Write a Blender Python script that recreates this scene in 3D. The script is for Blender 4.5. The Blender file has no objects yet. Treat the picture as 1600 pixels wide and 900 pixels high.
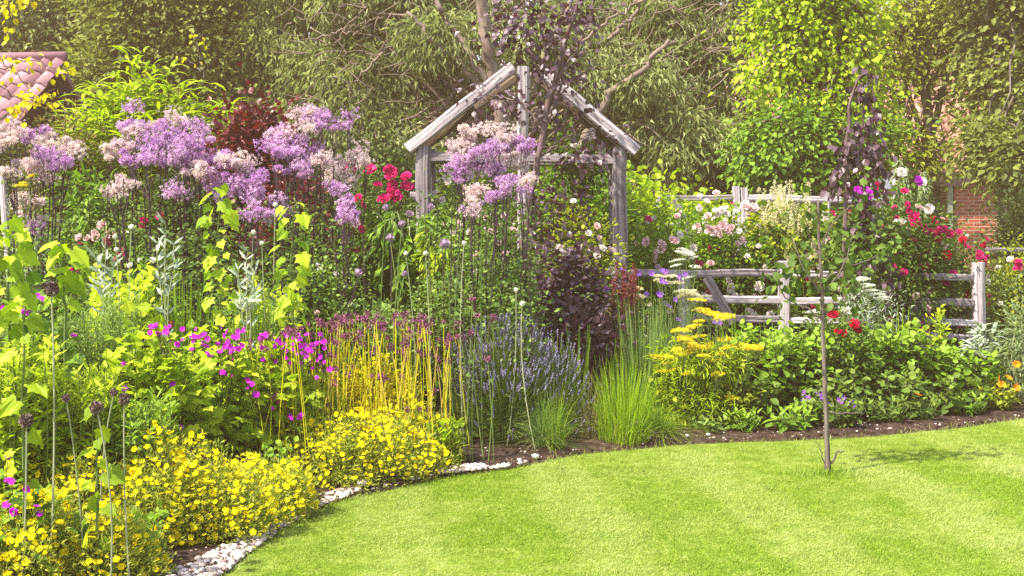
import bpy, math
import numpy as np
from mathutils import Matrix, Vector, Euler

# ------------------------------------------------------------------ camera, sky, sun, exposure
S = bpy.context.scene
C = S.collection
F = 1931.0            # focal length in pixels of a 1600 px wide frame
EYE = 1.6
HY = 300.0            # row of the horizon
cam_d = bpy.data.cameras.new('camera'); cam = bpy.data.objects.new('camera', cam_d); C.objects.link(cam)
cam.location = (0, 0, EYE); cam.rotation_euler = (math.radians(90), 0, 0)
cam_d.sensor_width = 36; cam_d.lens = 36*F/1600; cam_d.shift_y = -(450-HY)/1600
cam_d.clip_start = 0.1; cam_d.clip_end = 2000
S.camera = cam

SUN = Vector((-0.50, -0.30, 0.85)).normalized()
el = math.asin(SUN.z); az = math.atan2(SUN.x, SUN.y)
world = bpy.data.worlds.new('World'); S.world = world; world.use_nodes = True
nt = world.node_tree; nt.nodes.clear()
wo = nt.nodes.new('ShaderNodeOutputWorld'); bg = nt.nodes.new('ShaderNodeBackground'); sk = nt.nodes.new('ShaderNodeTexSky')
sk.sky_type = 'NISHITA'; sk.sun_disc = False; sk.sun_elevation = el; sk.sun_rotation = az
sk.air_density = 1.0; sk.dust_density = 2.5; sk.ozone_density = 0.6
bg.inputs['Strength'].default_value = 0.15
nt.links.new(sk.outputs[0], bg.inputs[0]); nt.links.new(bg.outputs[0], wo.inputs[0])
sd = bpy.data.lights.new('sun', 'SUN'); so = bpy.data.objects.new('sun', sd); C.objects.link(so)
sd.energy = 5.0; sd.angle = math.radians(0.9); sd.color = (1.0, 0.88, 0.70)
so.rotation_euler = SUN.to_track_quat('Z', 'Y').to_euler()
S.view_settings.view_transform = 'Standard'; S.view_settings.look = 'None'
S.view_settings.exposure = 1.35; S.view_settings.gamma = 1
S.view_settings.use_curve_mapping = False
S.render.engine = 'CYCLES'
cy = S.cycles
cy.max_bounces = 6; cy.diffuse_bounces = 3; cy.glossy_bounces = 2; cy.transmission_bounces = 4
cy.volume_bounces = 0; cy.transparent_max_bounces = 4; cy.caustics_reflective = False; cy.caustics_refractive = False
cy.use_denoising = False; cy.sample_clamp_indirect = 4

# ------------------------------------------------------------------ helpers
rng = np.random.default_rng(11)
def P(x, y, Y): return np.array([(x-800)/F*Y, Y, EYE-(y-HY)/F*Y])
def GX(x, Y): return (x-800)/F*Y
def HZ(y, Y): return EYE-(y-HY)/F*Y
def px(n, Y): return n*Y/F
def nrm(a):
    a = np.asarray(a, float); return a/np.maximum(np.linalg.norm(a, axis=-1, keepdims=True), 1e-9)
def rdir(n): return nrm(rng.normal(size=(n, 3)))
def frames(d, u):
    y = nrm(d); x = np.cross(y, u); x = nrm(x + 1e-6); z = np.cross(x, y)
    return np.stack([x, y, z], axis=-1)

class MB:
    """collects geometry, then becomes ONE mesh"""
    def __init__(s): s.v = []; s.l = []; s.t = []; s.r = []; s.g = []; s.n = 0
    def raw(s, verts, loops, totals, rnd=0.5, grain=None):
        verts = np.asarray(verts, np.float32).reshape(-1, 3)
        s.v.append(verts); s.l.append(np.asarray(loops, np.int32)+s.n); s.t.append(np.asarray(totals, np.int32))
        s.r.append(np.broadcast_to(np.asarray(rnd, np.float32), (len(verts),)).astype(np.float32))
        s.g.append(np.zeros((len(verts), 3), np.float32) if grain is None else np.asarray(grain, np.float32))
        s.n += len(verts)
    def scatter(s, T, pos, R, sc, rnd):
        TV, TF = T
        pos = np.asarray(pos, float); n = len(pos)
        if n == 0: return
        sc = np.broadcast_to(np.asarray(sc, float), (n,))
        V = np.einsum('nij,kj->nki', R, TV)*sc[:, None, None]+pos[:, None, :]
        k = len(TV)
        fl = np.concatenate([np.array(f) for f in TF]); ft = np.array([len(f) for f in TF])
        L = (fl[None, :]+np.arange(n)[:, None]*k).ravel()
        s.raw(V.reshape(-1, 3), L, np.tile(ft, n), np.repeat(np.broadcast_to(rnd, (n,)), k))
    def tube(s, pts, rad, k=6, rnd=0.5, cap=True):
        pts = np.asarray(pts, float); m = len(pts); rad = np.broadcast_to(np.asarray(rad, float), (m,))
        tan = nrm(np.gradient(pts, axis=0)); ref = np.array([0, 0, 1.0]) if abs(tan[0, 2]) < .9 else np.array([1.0, 0, 0])
        a = nrm(np.cross(tan, ref)); b = np.cross(tan, a)
        th = np.arange(k)/k*2*np.pi
        V = pts[:, None, :]+rad[:, None, None]*(np.cos(th)[None, :, None]*a[:, None, :]+np.sin(th)[None, :, None]*b[:, None, :])
        i = np.arange(m-1)[:, None]*k; j = np.arange(k)[None, :]; j2 = (j+1) % k
        q = np.stack([i+j, i+j2, i+k+j2, i+k+j], -1).reshape(-1, 4)
        L = q.ravel(); Tt = np.full(len(q), 4)
        if cap:
            L = np.concatenate([L, np.arange(k)[::-1], (m-1)*k+np.arange(k)]); Tt = np.concatenate([Tt, [k, k]])
        ln = np.concatenate([[0], np.cumsum(np.linalg.norm(np.diff(pts, axis=0), axis=1))])
        g = np.stack([np.repeat(ln, k), np.tile(np.cos(th), m)*np.repeat(rad, k), np.tile(np.sin(th), m)*np.repeat(rad, k)], -1)
        s.raw(V.reshape(-1, 3), L, Tt, rnd, g)
    def tubes(s, P0, P1, r0, r1, k=4, bend=None, seg=3, rnd=None):
        """many thin curved stalks at once"""
        P0 = np.asarray(P0, float); P1 = np.asarray(P1, float); n = len(P0)
        if n == 0: return
        t = np.linspace(0, 1, seg+1)
        bend = np.zeros((n, 3)) if bend is None else bend
        pts = P0[:, None]+(P1-P0)[:, None]*t[None, :, None]+bend[:, None]*(4*t*(1-t))[None, :, None]
        tan = nrm(np.gradient(pts, axis=1)); ref = np.where(np.abs(tan[:, :1, 2:3]) < .9, np.array([0, 0, 1.]), np.array([1., 0, 0]))
        a = nrm(np.cross(tan, np.broadcast_to(ref, tan.shape))); b = np.cross(tan, a)
        r0 = np.broadcast_to(r0, (n,)); r1 = np.broadcast_to(r1, (n,))
        rad = r0[:, None]+(r1-r0)[:, None]*t[None]
        th = np.arange(k)/k*2*np.pi
        V = pts[:, :, None]+rad[:, :, None, None]*(np.cos(th)[None, None, :, None]*a[:, :, None]+np.sin(th)[None, None, :, None]*b[:, :, None])
        i = np.arange(seg)[:, None]*k; j = np.arange(k)[None]; j2 = (j+1) % k
        q = np.stack([i+j, i+j2, i+k+j2, i+k+j], -1).reshape(-1)
        L = (q[None]+np.arange(n)[:, None]*(seg+1)*k).ravel()
        rnd = rng.random(n) if rnd is None else np.broadcast_to(rnd, (n,))
        s.raw(V.reshape(-1, 3), L, np.full(n*seg*k, 4), np.repeat(rnd, (seg+1)*k))
    def blades(s, base, h, lean, w, seg=4, curve=1.0, rnd=None):
        """grass blades: base (n,3), height, horizontal lean vector (n,2), width"""
        n = len(base); t = np.linspace(0, 1, seg+1)
        h = np.broadcast_to(h, (n,)); w = np.broadcast_to(w, (n,)); L2 = np.linalg.norm(lean, axis=1)
        up = t[None]*h[:, None]*(1-0.35*np.minimum(L2/np.maximum(h, 1e-3), 1.6)[:, None]*curve*t[None]**2)
        hx = (t**(1+curve))[None, :, None]*lean[:, None, :]
        cpt = np.concatenate([base[:, None, :2]+hx, base[:, None, 2:3]+up[:, :, None]], -1)
        a = rng.random(n)*2*np.pi; side = np.stack([np.cos(a), np.sin(a), np.zeros(n)], -1)
        ww = w[:, None]*np.array([.7]+[1-.9*(tt**2) for tt in t[1:]])[None]*.5
        A = cpt-side[:, None]*ww[:, :, None]; B = cpt+side[:, None]*ww[:, :, None]
        V = np.stack([A, B], 2).reshape(n, -1, 3)
        q = np.concatenate([[2*i, 2*i+1, 2*i+3, 2*i+2] for i in range(seg)])
        Lp = (q[None]+np.arange(n)[:, None]*2*(seg+1)).ravel()
        rnd = rng.random(n) if rnd is None else rnd
        s.raw(V.reshape(-1, 3), Lp, np.full(n*seg, 4), np.repeat(rnd, 2*(seg+1)))
    def box(s, c, d, rnd=.5, R=None):
        c = np.array(c, float); d = np.array(d, float)/2
        v = np.array([[x, y, z] for x in (-1, 1) for y in (-1, 1) for z in (-1, 1)], float)*d
        g = v.copy()
        if R is not None: v = v@np.array(R).T
        s.raw(v+c, [0, 1, 3, 2, 4, 6, 7, 5, 0, 4, 5, 1, 2, 3, 7, 6, 0, 2, 6, 4, 1, 5, 7, 3], [4]*6, rnd, g)
    def mesh(s, name, mat, smooth=False):
        me = bpy.data.meshes.new(name)
        if s.n:
            V = np.concatenate(s.v); L = np.concatenate(s.l); T = np.concatenate(s.t)
            me.vertices.add(len(V)); me.vertices.foreach_set('co', V.ravel())
            me.loops.add(len(L)); me.loops.foreach_set('vertex_index', L)
            me.polygons.add(len(T)); st = np.concatenate([[0], np.cumsum(T)[:-1]]).astype(np.int32)
            me.polygons.foreach_set('loop_start', st); me.polygons.foreach_set('loop_total', T)
            me.polygons.foreach_set('use_smooth', np.full(len(T), smooth))
            at = me.attributes.new('rnd', 'FLOAT', 'POINT'); at.data.foreach_set('value', np.concatenate(s.r))
            G = np.concatenate(s.g)
            if np.any(G): at = me.attributes.new('grain', 'FLOAT_VECTOR', 'POINT'); at.data.foreach_set('vector', G.ravel())
            me.update(calc_edges=True); me.validate()
        if mat: me.materials.append(mat)
        return me

def put(name, me, parent=None, loc=(0, 0, 0), kind=None, mat4=None):
    o = bpy.data.objects.new(name, me); C.objects.link(o)
    if parent is not None: o.parent = parent
    if mat4 is not None: o.matrix_local = mat4
    else: o.location = loc
    if kind: o['kind'] = kind
    return o
def part(name, mb, mat, parent, smooth=False, kind=None):
    """geometry is written in world space; moved under its thing"""
    me = mb.mesh(name, mat, smooth)
    o = put(name, me, parent, kind=kind)
    if parent is not None: me.transform(Matrix.Translation(-Vector(parent.location)))
    return o
def thing(name, label, cat, loc=(0, 0, 0), group=None):
    o = bpy.data.objects.new(name, None); C.objects.link(o); o.location = Vector([float(c) for c in loc])
    o.empty_display_size = .1
    o['label'] = label; o['category'] = cat
    if group: o['group'] = group
    return o

# ------------------------------------------------------------------ materials
def ramp(nt, fac, cols):
    r = nt.nodes.new('ShaderNodeValToRGB'); e = r.color_ramp.elements
    while len(e) < len(cols): e.new(.5)
    for i, c in enumerate(cols): e[i].position = i/(len(cols)-1); e[i].color = (*c, 1)
    nt.links.new(fac, r.inputs[0]); return r.outputs[0]
def leafmat(name, cols, trans=.38, rough=.55, spec=.25, tint=(1.15, 1.2, .7)):
    m = bpy.data.materials.new(name); m.use_nodes = True; nt = m.node_tree; nt.nodes.clear(); N = nt.nodes; K = nt.links
    out = N.new('ShaderNodeOutputMaterial'); mix = N.new('ShaderNodeMixShader'); pb = N.new('ShaderNodeBsdfPrincipled'); tr = N.new('ShaderNodeBsdfTranslucent')
    at = N.new('ShaderNodeAttribute'); at.attribute_name = 'rnd'
    col = ramp(nt, at.outputs['Fac'], cols)
    mu = N.new('ShaderNodeMix'); mu.data_type = 'RGBA'; mu.blend_type = 'MULTIPLY'; mu.inputs[0].default_value = 1
    K.new(col, mu.inputs[6]); mu.inputs[7].default_value = (*tint, 1)
    K.new(col, pb.inputs['Base Color']); K.new(mu.outputs[2], tr.inputs[0])
    pb.inputs['Roughness'].default_value = rough; pb.inputs['Specular IOR Level'].default_value = spec
    mix.inputs[0].default_value = trans
    K.new(pb.outputs[0], mix.inputs[1]); K.new(tr.outputs[0], mix.inputs[2]); K.new(mix.outputs[0], out.inputs[0])
    return m
def plain(name, cols, rough=.7, scale=8, bump=.3, stretch=(1, 1, 1), coord='Object', detail=6, spec=.3):
    m = bpy.data.materials.new(name); m.use_nodes = True; nt = m.node_tree; N = nt.nodes; K = nt.links
    pb = N['Principled BSDF']
    if coord == 'grain':
        tc = N.new('ShaderNodeAttribute'); tc.attribute_name = 'grain'; src = tc.outputs['Vector']
    else:
        tc = N.new('ShaderNodeTexCoord'); src = tc.outputs[coord]
    mp = N.new('ShaderNodeMapping'); mp.inputs['Scale'].default_value = stretch; K.new(src, mp.inputs[0])
    no = N.new('ShaderNodeTexNoise'); no.inputs['Scale'].default_value = scale; no.inputs['Detail'].default_value = detail; no.inputs['Roughness'].default_value = .65
    K.new(mp.outputs[0], no.inputs[0])
    mr = N.new('ShaderNodeMapRange'); mr.inputs[1].default_value = .3; mr.inputs[2].default_value = .7; K.new(no.outputs[0], mr.inputs[0])
    K.new(ramp(nt, mr.outputs[0], cols), pb.inputs['Base Color'])
    pb.inputs['Roughness'].default_value = rough; pb.inputs['Specular IOR Level'].default_value = spec
    if bump:
        b = N.new('ShaderNodeBump'); b.inputs['Strength'].default_value = bump; b.inputs['Distance'].default_value = .01
        K.new(no.outputs[0], b.inputs['Height']); K.new(b.outputs[0], pb.inputs['Normal'])
    return m
def rndmat(name, cols, rough=.7, spec=.3):
    m = bpy.data.materials.new(name); m.use_nodes = True; nt = m.node_tree; N = nt.nodes; K = nt.links
    at = N.new('ShaderNodeAttribute'); at.attribute_name = 'rnd'
    K.new(ramp(nt, at.outputs['Fac'], cols), N['Principled BSDF'].inputs['Base Color'])
    N['Principled BSDF'].inputs['Roughness'].default_value = rough; N['Principled BSDF'].inputs['Specular IOR Level'].default_value = spec
    return m

M = {}
M['wood'] = plain('weathered_wood', [(.05, .04, .045), (.22, .195, .215), (.38, .35, .38)], .85, 16, .9, (.10, 3.0, 3.0), 'grain', 8, .15)
M['woodpale'] = plain('pale_lit_weathered_wood', [(.09, .07, .08), (.42, .38, .42), (.64, .61, .64)], .85, 16, .9, (.10, 3.0, 3.0), 'grain', 8, .15)  # pale timber; also the sunlit copy for front rafters and fence posts
M['woodbrown'] = plain('brown_shaded_wood', [(.05, .035, .025), (.15, .11, .08), (.24, .19, .15)], .85, 16, .9, (.10, 3.0, 3.0), 'grain', 8, .15)  # shaded copy of the arch timber, for rear rafters and roof boards
M['bark'] = plain('bark', [(.04, .03, .026), (.12, .10, .09), (.21, .185, .165)], .9, 9, .8, (.5, 6, 6), 'grain')
M['barkpale'] = plain('pale_bark', [(.07, .05, .042), (.17, .13, .11), (.26, .21, .175)], .85, 5, .5, (.7, 3, 3), 'grain')
M['barkpurple'] = plain('purple_bark', [(.05, .03, .03), (.12, .08, .08), (.20, .15, .15)], .8, 14, .5, (.6, 3, 3), 'grain')
M['stempurple'] = rndmat('purple_stem', [(.02, .012, .018), (.06, .035, .05)], .7)
M['stemgreen'] = rndmat('green_stem', [(.07, .13, .03), (.16, .22, .06)], .5)
M['stemlime'] = leafmat('lime_stem', [(.30, .38, .02), (.62, .60, .02), (.78, .68, .04), (.62, .46, .14)], .25, tint=(1, 1, .6), rough=.8, spec=.05)
M['stempale'] = rndmat('pale_stem', [(.22, .26, .14), (.34, .36, .22)], .6)
M['willow'] = leafmat('grey_green_willow_leaf', [(.06, .09, .03), (.17, .22, .075), (.31, .38, .15), (.46, .52, .26)], .42)
M['deep'] = leafmat('dark_green_leaf', [(.020, .040, .012), (.05, .085, .02), (.09, .14, .03)], .28)
M['mid'] = leafmat('mid_green_leaf', [(.035, .075, .012), (.09, .16, .022), (.19, .28, .05)], .38)
M['fresh'] = leafmat('fresh_green_leaf', [(.05, .12, .010), (.15, .28, .02), (.27, .42, .04)], .42)
M['lime'] = leafmat('lime_leaf', [(.15, .25, .008), (.34, .48, .014), (.52, .62, .04)], .46)
M['limebright'] = leafmat('bright_lime_leaf', [(.17, .30, .008), (.31, .47, .012), (.45, .59, .03)], .45)
M['gold'] = leafmat('yellow_leaf', [(.50, .50, .012), (.72, .64, .012), (.80, .64, .02)], .45, tint=(1, 1, .6))
M['yelgreen'] = leafmat('yellow_green_leaf', [(.12, .17, .012), (.26, .32, .02), (.40, .44, .04)], .4)
M['purpleleaf'] = leafmat('dark_purple_leaf', [(.03, .014, .022), (.08, .045, .065), (.17, .12, .15)], .2, .35, .5, (1.3, .5, .6))
M['redleaf'] = leafmat('dark_red_leaf', [(.035, .008, .012), (.12, .018, .025), (.20, .05, .05)], .25, .4, .4, (1.5, .5, .5))
M['bronze'] = leafmat('bronze_leaf', [(.05, .08, .015), (.12, .14, .03), (.24, .12, .06)], .3)
M['silver'] = leafmat('silver_leaf', [(.22, .30, .22), (.36, .44, .36), (.52, .58, .50)], .25)
M['silverg'] = leafmat('grey_green_leaf', [(.12, .18, .08), (.22, .30, .14), (.36, .44, .26)], .35)
M['olive'] = leafmat('olive_leaf', [(.06, .09, .02), (.17, .22, .04), (.32, .37, .09)], .4)
M['fern'] = leafmat('fern_green_leaf', [(.05, .11, .02), (.13, .22, .045), (.26, .38, .09)], .4)
M['rock'] = leafmat('grey_green_needle_leaf', [(.15, .21, .025), (.34, .40, .06), (.52, .54, .09)], .4)
M['grassclump'] = leafmat('bright_grass_leaf', [(.10, .20, .012), (.20, .36, .02), (.34, .46, .05)], .45)
M['grassbright'] = leafmat('lush_grass_leaf', [(.14, .26, .012), (.27, .44, .02), (.44, .56, .05)], .5)
M['reed'] = leafmat('blue_green_blade', [(.08, .17, .04), (.17, .28, .08), (.28, .40, .12)], .4)
M['lavleaf'] = leafmat('lavender_stem_leaf', [(.09, .18, .035), (.21, .34, .06), (.40, .50, .14)], .42)
M['lavflower'] = rndmat('lavender_blue_flower', [(.09, .08, .17), (.18, .165, .29), (.30, .28, .40)])
M['thalpurple'] = leafmat('violet_fluff', [(.34, .15, .42), (.54, .32, .60), (.80, .66, .74)], .35, tint=(1.1, .9, 1.1), rough=.8, spec=.05)
M['thalpale'] = leafmat('faded_pink_fluff', [(.50, .32, .46), (.74, .60, .62), (.88, .82, .70)], .3, tint=(1, .95, .9), rough=.8, spec=.05)
M['magenta'] = leafmat('magenta_petal', [(.42, .012, .50), (.62, .02, .66), (.72, .06, .74)], .35, tint=(1, 1, 1), rough=.8, spec=.05)
M['pinkrose'] = leafmat('deep_pink_petal', [(.50, .008, .12), (.72, .015, .22), (.80, .06, .32)], .3, tint=(1, 1, 1), rough=.8, spec=.05)
M['redrose'] = leafmat('crimson_petal', [(.42, .004, .03), (.60, .01, .06), (.72, .04, .14)], .3, tint=(1, 1, 1), rough=.8, spec=.05)
M['whiterose'] = leafmat('white_petal', [(.72, .60, .56), (.84, .80, .76), (.88, .86, .82)], .3, tint=(1, 1, 1), rough=.8, spec=.05)
M['blushrose'] = leafmat('blush_petal', [(.74, .44, .46), (.82, .60, .62), (.86, .74, .74)], .3, tint=(1, 1, 1), rough=.8, spec=.05)
M['yellowflower'] = leafmat('yellow_petal', [(.76, .58, .003), (.86, .71, .006), (.90, .79, .015)], .35, tint=(1, 1, .8), rough=.8, spec=.05)
M['yarrow'] = leafmat('golden_floret', [(.62, .48, .01), (.82, .66, .02), (.88, .76, .10)], .3, tint=(1, 1, .8), rough=.8, spec=.05)
M['orange'] = leafmat('orange_petal', [(.80, .22, .01), (.85, .34, .02)], .3, tint=(1, 1, 1), rough=.8, spec=.05)
M['violet'] = leafmat('violet_petal', [(.16, .06, .40), (.28, .12, .52)], .3, tint=(1, 1, 1), rough=.8, spec=.05)
M['cream'] = leafmat('cream_floret', [(.50, .46, .26), (.72, .68, .44), (.82, .78, .60)], .3, tint=(1, 1, .9), rough=.8, spec=.05)
M['whiteumbel'] = leafmat('white_floret', [(.66, .68, .58), (.82, .84, .76)], .3, tint=(1, 1, .95), rough=.8, spec=.05)
M['drum'] = rndmat('wine_purple_floret', [(.07, .015, .04), (.20, .05, .12), (.34, .13, .24)])
M['seedhead'] = rndmat('dry_brown_floret', [(.05, .03, .03), (.13, .085, .08), (.24, .18, .15)])
M['budwhite'] = rndmat('pale_bud', [(.50, .56, .42), (.64, .68, .56)])
M['allpurple'] = rndmat('dusty_purple_ball', [(.24, .16, .26), (.40, .30, .42)])
M['redspike'] = rndmat('wine_red_seed', [(.12, .02, .03), (.28, .06, .06)])
M['straw'] = leafmat('straw_leaf', [(.40, .34, .14), (.55, .48, .24)], .3, tint=(1, 1, .9))
M['soil'] = plain('soil', [(.014, .008, .006), (.038, .024, .019), (.09, .064, .054)], .95, 22, 1.0, detail=10, spec=.1)
M['stone'] = rndmat('pebble_stone', [(.16, .12, .11), (.40, .33, .31), (.52, .46, .43), (.62, .57, .54)], .75)

# ------------------------------------------------------------------ templates
def leafT(w=.28, fold=.08, curl=.12, shape='d'):
    if shape == 'd':
        return (np.array([(0, 0, 0), (w, .48, fold), (0, 1, -curl), (-w, .48, fold)], float), [(0, 1, 2), (0, 2, 3)])
    V = np.array([(0, 0, 0), (w*.95, .28, fold), (w*.75, .68, fold*.6-curl*.3), (0, 1, -curl), (-w*.75, .68, fold*.6-curl*.3), (-w*.95, .28, fold), (0, .5, 0)], float)
    return (V, [(0, 1, 2, 6), (6, 2, 3), (0, 6, 4, 5), (6, 3, 4)])
def mapleT():
    h = [(0, 0), (.16, -.12), (.40, -.10), (.36, .04), (.40, .16), (.60, .36), (.46, .40), (.34, .50), (.34, .62), (.20, .72), (0, 1)]
    z = lambda x, y: -.55*x*x-.45*max(y-.25, 0)**2+.20*abs(x)
    V = [(x, y, z(x, y)) for x, y in h]+[(-x, y, z(x, y)) for x, y in h[1:-1]]
    n = len(h)
    right = list(range(n)); left = [0]+[n-1]+[n+i for i in range(n-3, -1, -1)]
    return (np.array(V, float), [tuple(right), tuple(left)])
T = {'d': leafT(.30), 'o': leafT(.34, .09, .15, 'o'), 'l': leafT(.11, .03, .18), 'L': leafT(.12, .04, .30, 'o'), 'w': leafT(.42, .07, .1, 'o'),
     'r': leafT(.46, .05, .05, 'o'), 'n': leafT(.07, .0, .1), 'm': mapleT()}
def flatflower(n, r=1., w=.5, cup=.15):
    V = []; Fc = []
    for i in range(n):
        a = i/n*2*np.pi; d = np.array([np.cos(a), np.sin(a)]); s = np.array([-d[1], d[0]])
        b = len(V)
        for (f, g, z) in ((.05, 0, 0), (.6, w, cup*.7), (1., w*.6, cup), (1., -w*.6, cup), (.6, -w, cup*.7)):
            q = d*f*r+s*g*r; V.append((q[0], q[1], z*r))
        Fc.append((b, b+1, b+2, b+3, b+4))
    return (np.array(V, float), Fc)
def ico():
    t = (1+5**.5)/2
    v = nrm(np.array([(-1, t, 0), (1, t, 0), (-1, -t, 0), (1, -t, 0), (0, -1, t), (0, 1, t), (0, -1, -t), (0, 1, -t), (t, 0, -1), (t, 0, 1), (-t, 0, -1), (-t, 0, 1)], float))
    f = [(0, 11, 5), (0, 5, 1), (0, 1, 7), (0, 7, 10), (0, 10, 11), (1, 5, 9), (5, 11, 4), (11, 10, 2), (10, 7, 6), (7, 1, 8), (3, 9, 4), (3, 4, 2), (3, 2, 6), (3, 6, 8), (3, 8, 9), (4, 9, 5), (2, 4, 11), (6, 2, 10), (8, 6, 7), (9, 8, 1)]
    return v, f
T['ico'] = ico()
T['octa'] = (np.array([(1, 0, 0), (-1, 0, 0), (0, 1, 0), (0, -1, 0), (0, 0, 1), (0, 0, -1)], float), [(0, 2, 4), (2, 1, 4), (1, 3, 4), (3, 0, 4), (2, 0, 5), (1, 2, 5), (3, 1, 5), (0, 3, 5)])
def puffT(n=9):
    V = []; Fc = []
    g = np.random.default_rng(3)
    for i in range(n):
        d = nrm(g.normal(size=3)+np.array([0, 0, .3])); s = nrm(np.cross(d, g.normal(size=3)))*.22
        b = len(V); V += [d*.2-s*.3, d*.2+s*.3, d+s, d-s]; Fc.append((b, b+1, b+2, b+3))
    return (np.array(V), Fc)
T['puff'] = puffT()

def rose_mesh(name, mat, petals=22):
    """double rose: rings of curved petals wrapping a cupped centre, radius 1"""
    mb = MB(); k = 0
    for ring, (n, tilt, r, sz) in enumerate(((4, .15, .10, .55), (5, .45, .22, .68), (6, .85, .32, .78), (7, 1.2, .40, .80))):
        for i in range(n):
            a = 2*np.pi*(i/n+.37*ring)+rng.normal()*.12; out = np.array([np.cos(a), np.sin(a), 0]); up = np.array([0, 0, 1.])
            y = nrm(out*np.sin(tilt)+up*np.cos(tilt)); x = np.cross(up, out); z = np.cross(x, y)
            Tp = np.array([(0, 0, 0), (.32, .3, .12), (.46, .75, .16), (.22, 1.02, .02), (-.22, 1.02, .02), (-.46, .75, .16), (-.32, .3, .12), (0, .6, -.06)])
            V = (Tp@np.stack([x, y, z], -1).T)*sz+out*r*.4
            mb.raw(V, [0, 1, 2, 7, 7, 2, 3, 4, 7, 4, 5, 0, 0, 5, 6], [4, 4, 4, 3], rng.random())
            k += 1
    return mb.mesh(name, mat)
def flower_mesh(name, mat, n, w, cup, r=1., centre=None):
    mb = MB(); V, Fc = flatflower(n, r, w, cup)
    for i, f in enumerate(Fc):
        mb.raw(V[list(f)], range(5), [5], rng.random())
    if centre: mb.scatter(T['octa'], [(0, 0, .08)], np.eye(3)[None], .16, centre)
    return mb.mesh(name, mat)
BL = {}
for k, m in (('pink', 'pinkrose'), ('red', 'redrose'), ('white', 'whiterose'), ('blush', 'blushrose'), ('magr', 'magenta')):
    BL[k] = [rose_mesh(k+'_rose_bloom', M[m]) for _ in range(3)]
BL['yellow'] = [flower_mesh('yellow_flower', M['yellowflower'], 5, .48, c, centre=0.) for c in (.08, .25, .45)]
BL['mag'] = [flower_mesh('magenta_flower', M['magenta'], 5, .46, c, centre=.1) for c in (.1, .25, .5)]
BL['vio'] = [flower_mesh('violet_flower', M['violet'], 5, .4, c) for c in (.3, .6)]
BL['ora'] = [flower_mesh('orange_flower', M['orange'], 6, .4, c) for c in (.3, .6)]
def ball_mesh(name, mat, n=70, sz=.42, core=.72, pal=.5):
    mb = MB(); mb.scatter(T['ico'], [(0, 0, 0)], np.eye(3)[None], core, .15)
    d = rdir(n); R = frames(d, rdir(n)); mb.scatter(leafT(.35, .12, .0), d*.62, R, sz*(0.8+.5*rng.random(n)), rng.random(n))
    return mb.mesh(name, mat)
BL['drum'] = [ball_mesh('wine_ball', M['drum'], 30+8*k_, .62, .5) for k_ in range(4)]
BL['seed'] = [ball_mesh('seed_ball', M['seedhead'], 130, .46) for _ in range(2)]
BL['bud'] = [ball_mesh('bud_ball', M['budwhite'], 26, .36, .85) for _ in range(2)]
BL['dusty'] = [ball_mesh('dusty_ball', M['allpurple'], 90, .42, .8) for _ in range(2)]

def bloom(name, key, pos, r, parent, face=(0, -1, .6), jit=.5):
    f = nrm(np.array(face, float)+rng.normal(size=3)*jit)
    q = Vector(f).to_track_quat('Z', 'Y'); a = rng.random()*6.28
    m4 = Matrix.Translation(Vector(np.array(pos, float))-Vector(parent.location))@q.to_matrix().to_4x4()@Matrix.Rotation(a, 4, 'Z')@Matrix.Scale(float(r), 4)
    return put(name, BL[key][rng.integers(len(BL[key]))], parent, mat4=m4)

def clumpleaves(mb, cen, per, spread, size, tmpl, droop=.2, outw=None, upb=1.2, rnds=None, flat=.7, szj=.5):
    """leaves gathered in clumps: droop<0 reaches up"""
    cen = np.asarray(cen, float); n = len(cen)
    if n == 0: return
    idx = np.repeat(np.arange(n), per); m = len(idx)
    off = rng.normal(size=(m, 3))*np.array([1, 1, flat])
    pos = cen[idx]+off*spread
    d = nrm(nrm(off)*.8+rdir(m)*.7+(0 if outw is None else outw[idx]*.6)+np.array([0, 0, -droop]))
    u = nrm(rdir(m)*.75+np.array([0, 0, upb])+(0 if outw is None else outw[idx]*.7))
    R = frames(d, u)
    cr = (rng.random(n) if rnds is None else rnds)[idx]
    mb.scatter(T[tmpl] if isinstance(tmpl, str) else tmpl, pos, R, size*(1-szj/2+szj*rng.random(m)), np.clip(cr*.55+rng.random(m)*.5-.02, 0, 1))

def shellpts(n, c, r, lo=.55, bottom=-1.0):
    d = rdir(n*2); d = d[d[:, 2] > bottom][:n]
    rr = (lo+(1-lo)*rng.random(len(d))**.6)
    lump = 1+.16*np.sin(d[:, 0]*5+c[0]*3)*np.cos(d[:, 2]*4+c[1])+.10*np.sin(d[:, 1]*9+d[:, 2]*7)
    return np.array(c)+d*rr[:, None]*lump[:, None]*np.array(r), d

def limbs(mb, start, targets, r0, r1, k=5, sag=.1):
    for t in targets:
        s = np.array(start, float); t = np.array(t, float)
        m = 7; tt = np.linspace(0, 1, m)[:, None]
        pts = s+(t-s)*tt+np.array([0, 0, 1])*np.linalg.norm(t-s)*sag*(4*tt*(1-tt))*.6+np.cumsum(rng.normal(size=(m, 3))*.03*np.linalg.norm(t-s), 0)*tt
        mb.tube(pts, r0+(r1-r0)*tt[:, 0], k)

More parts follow.
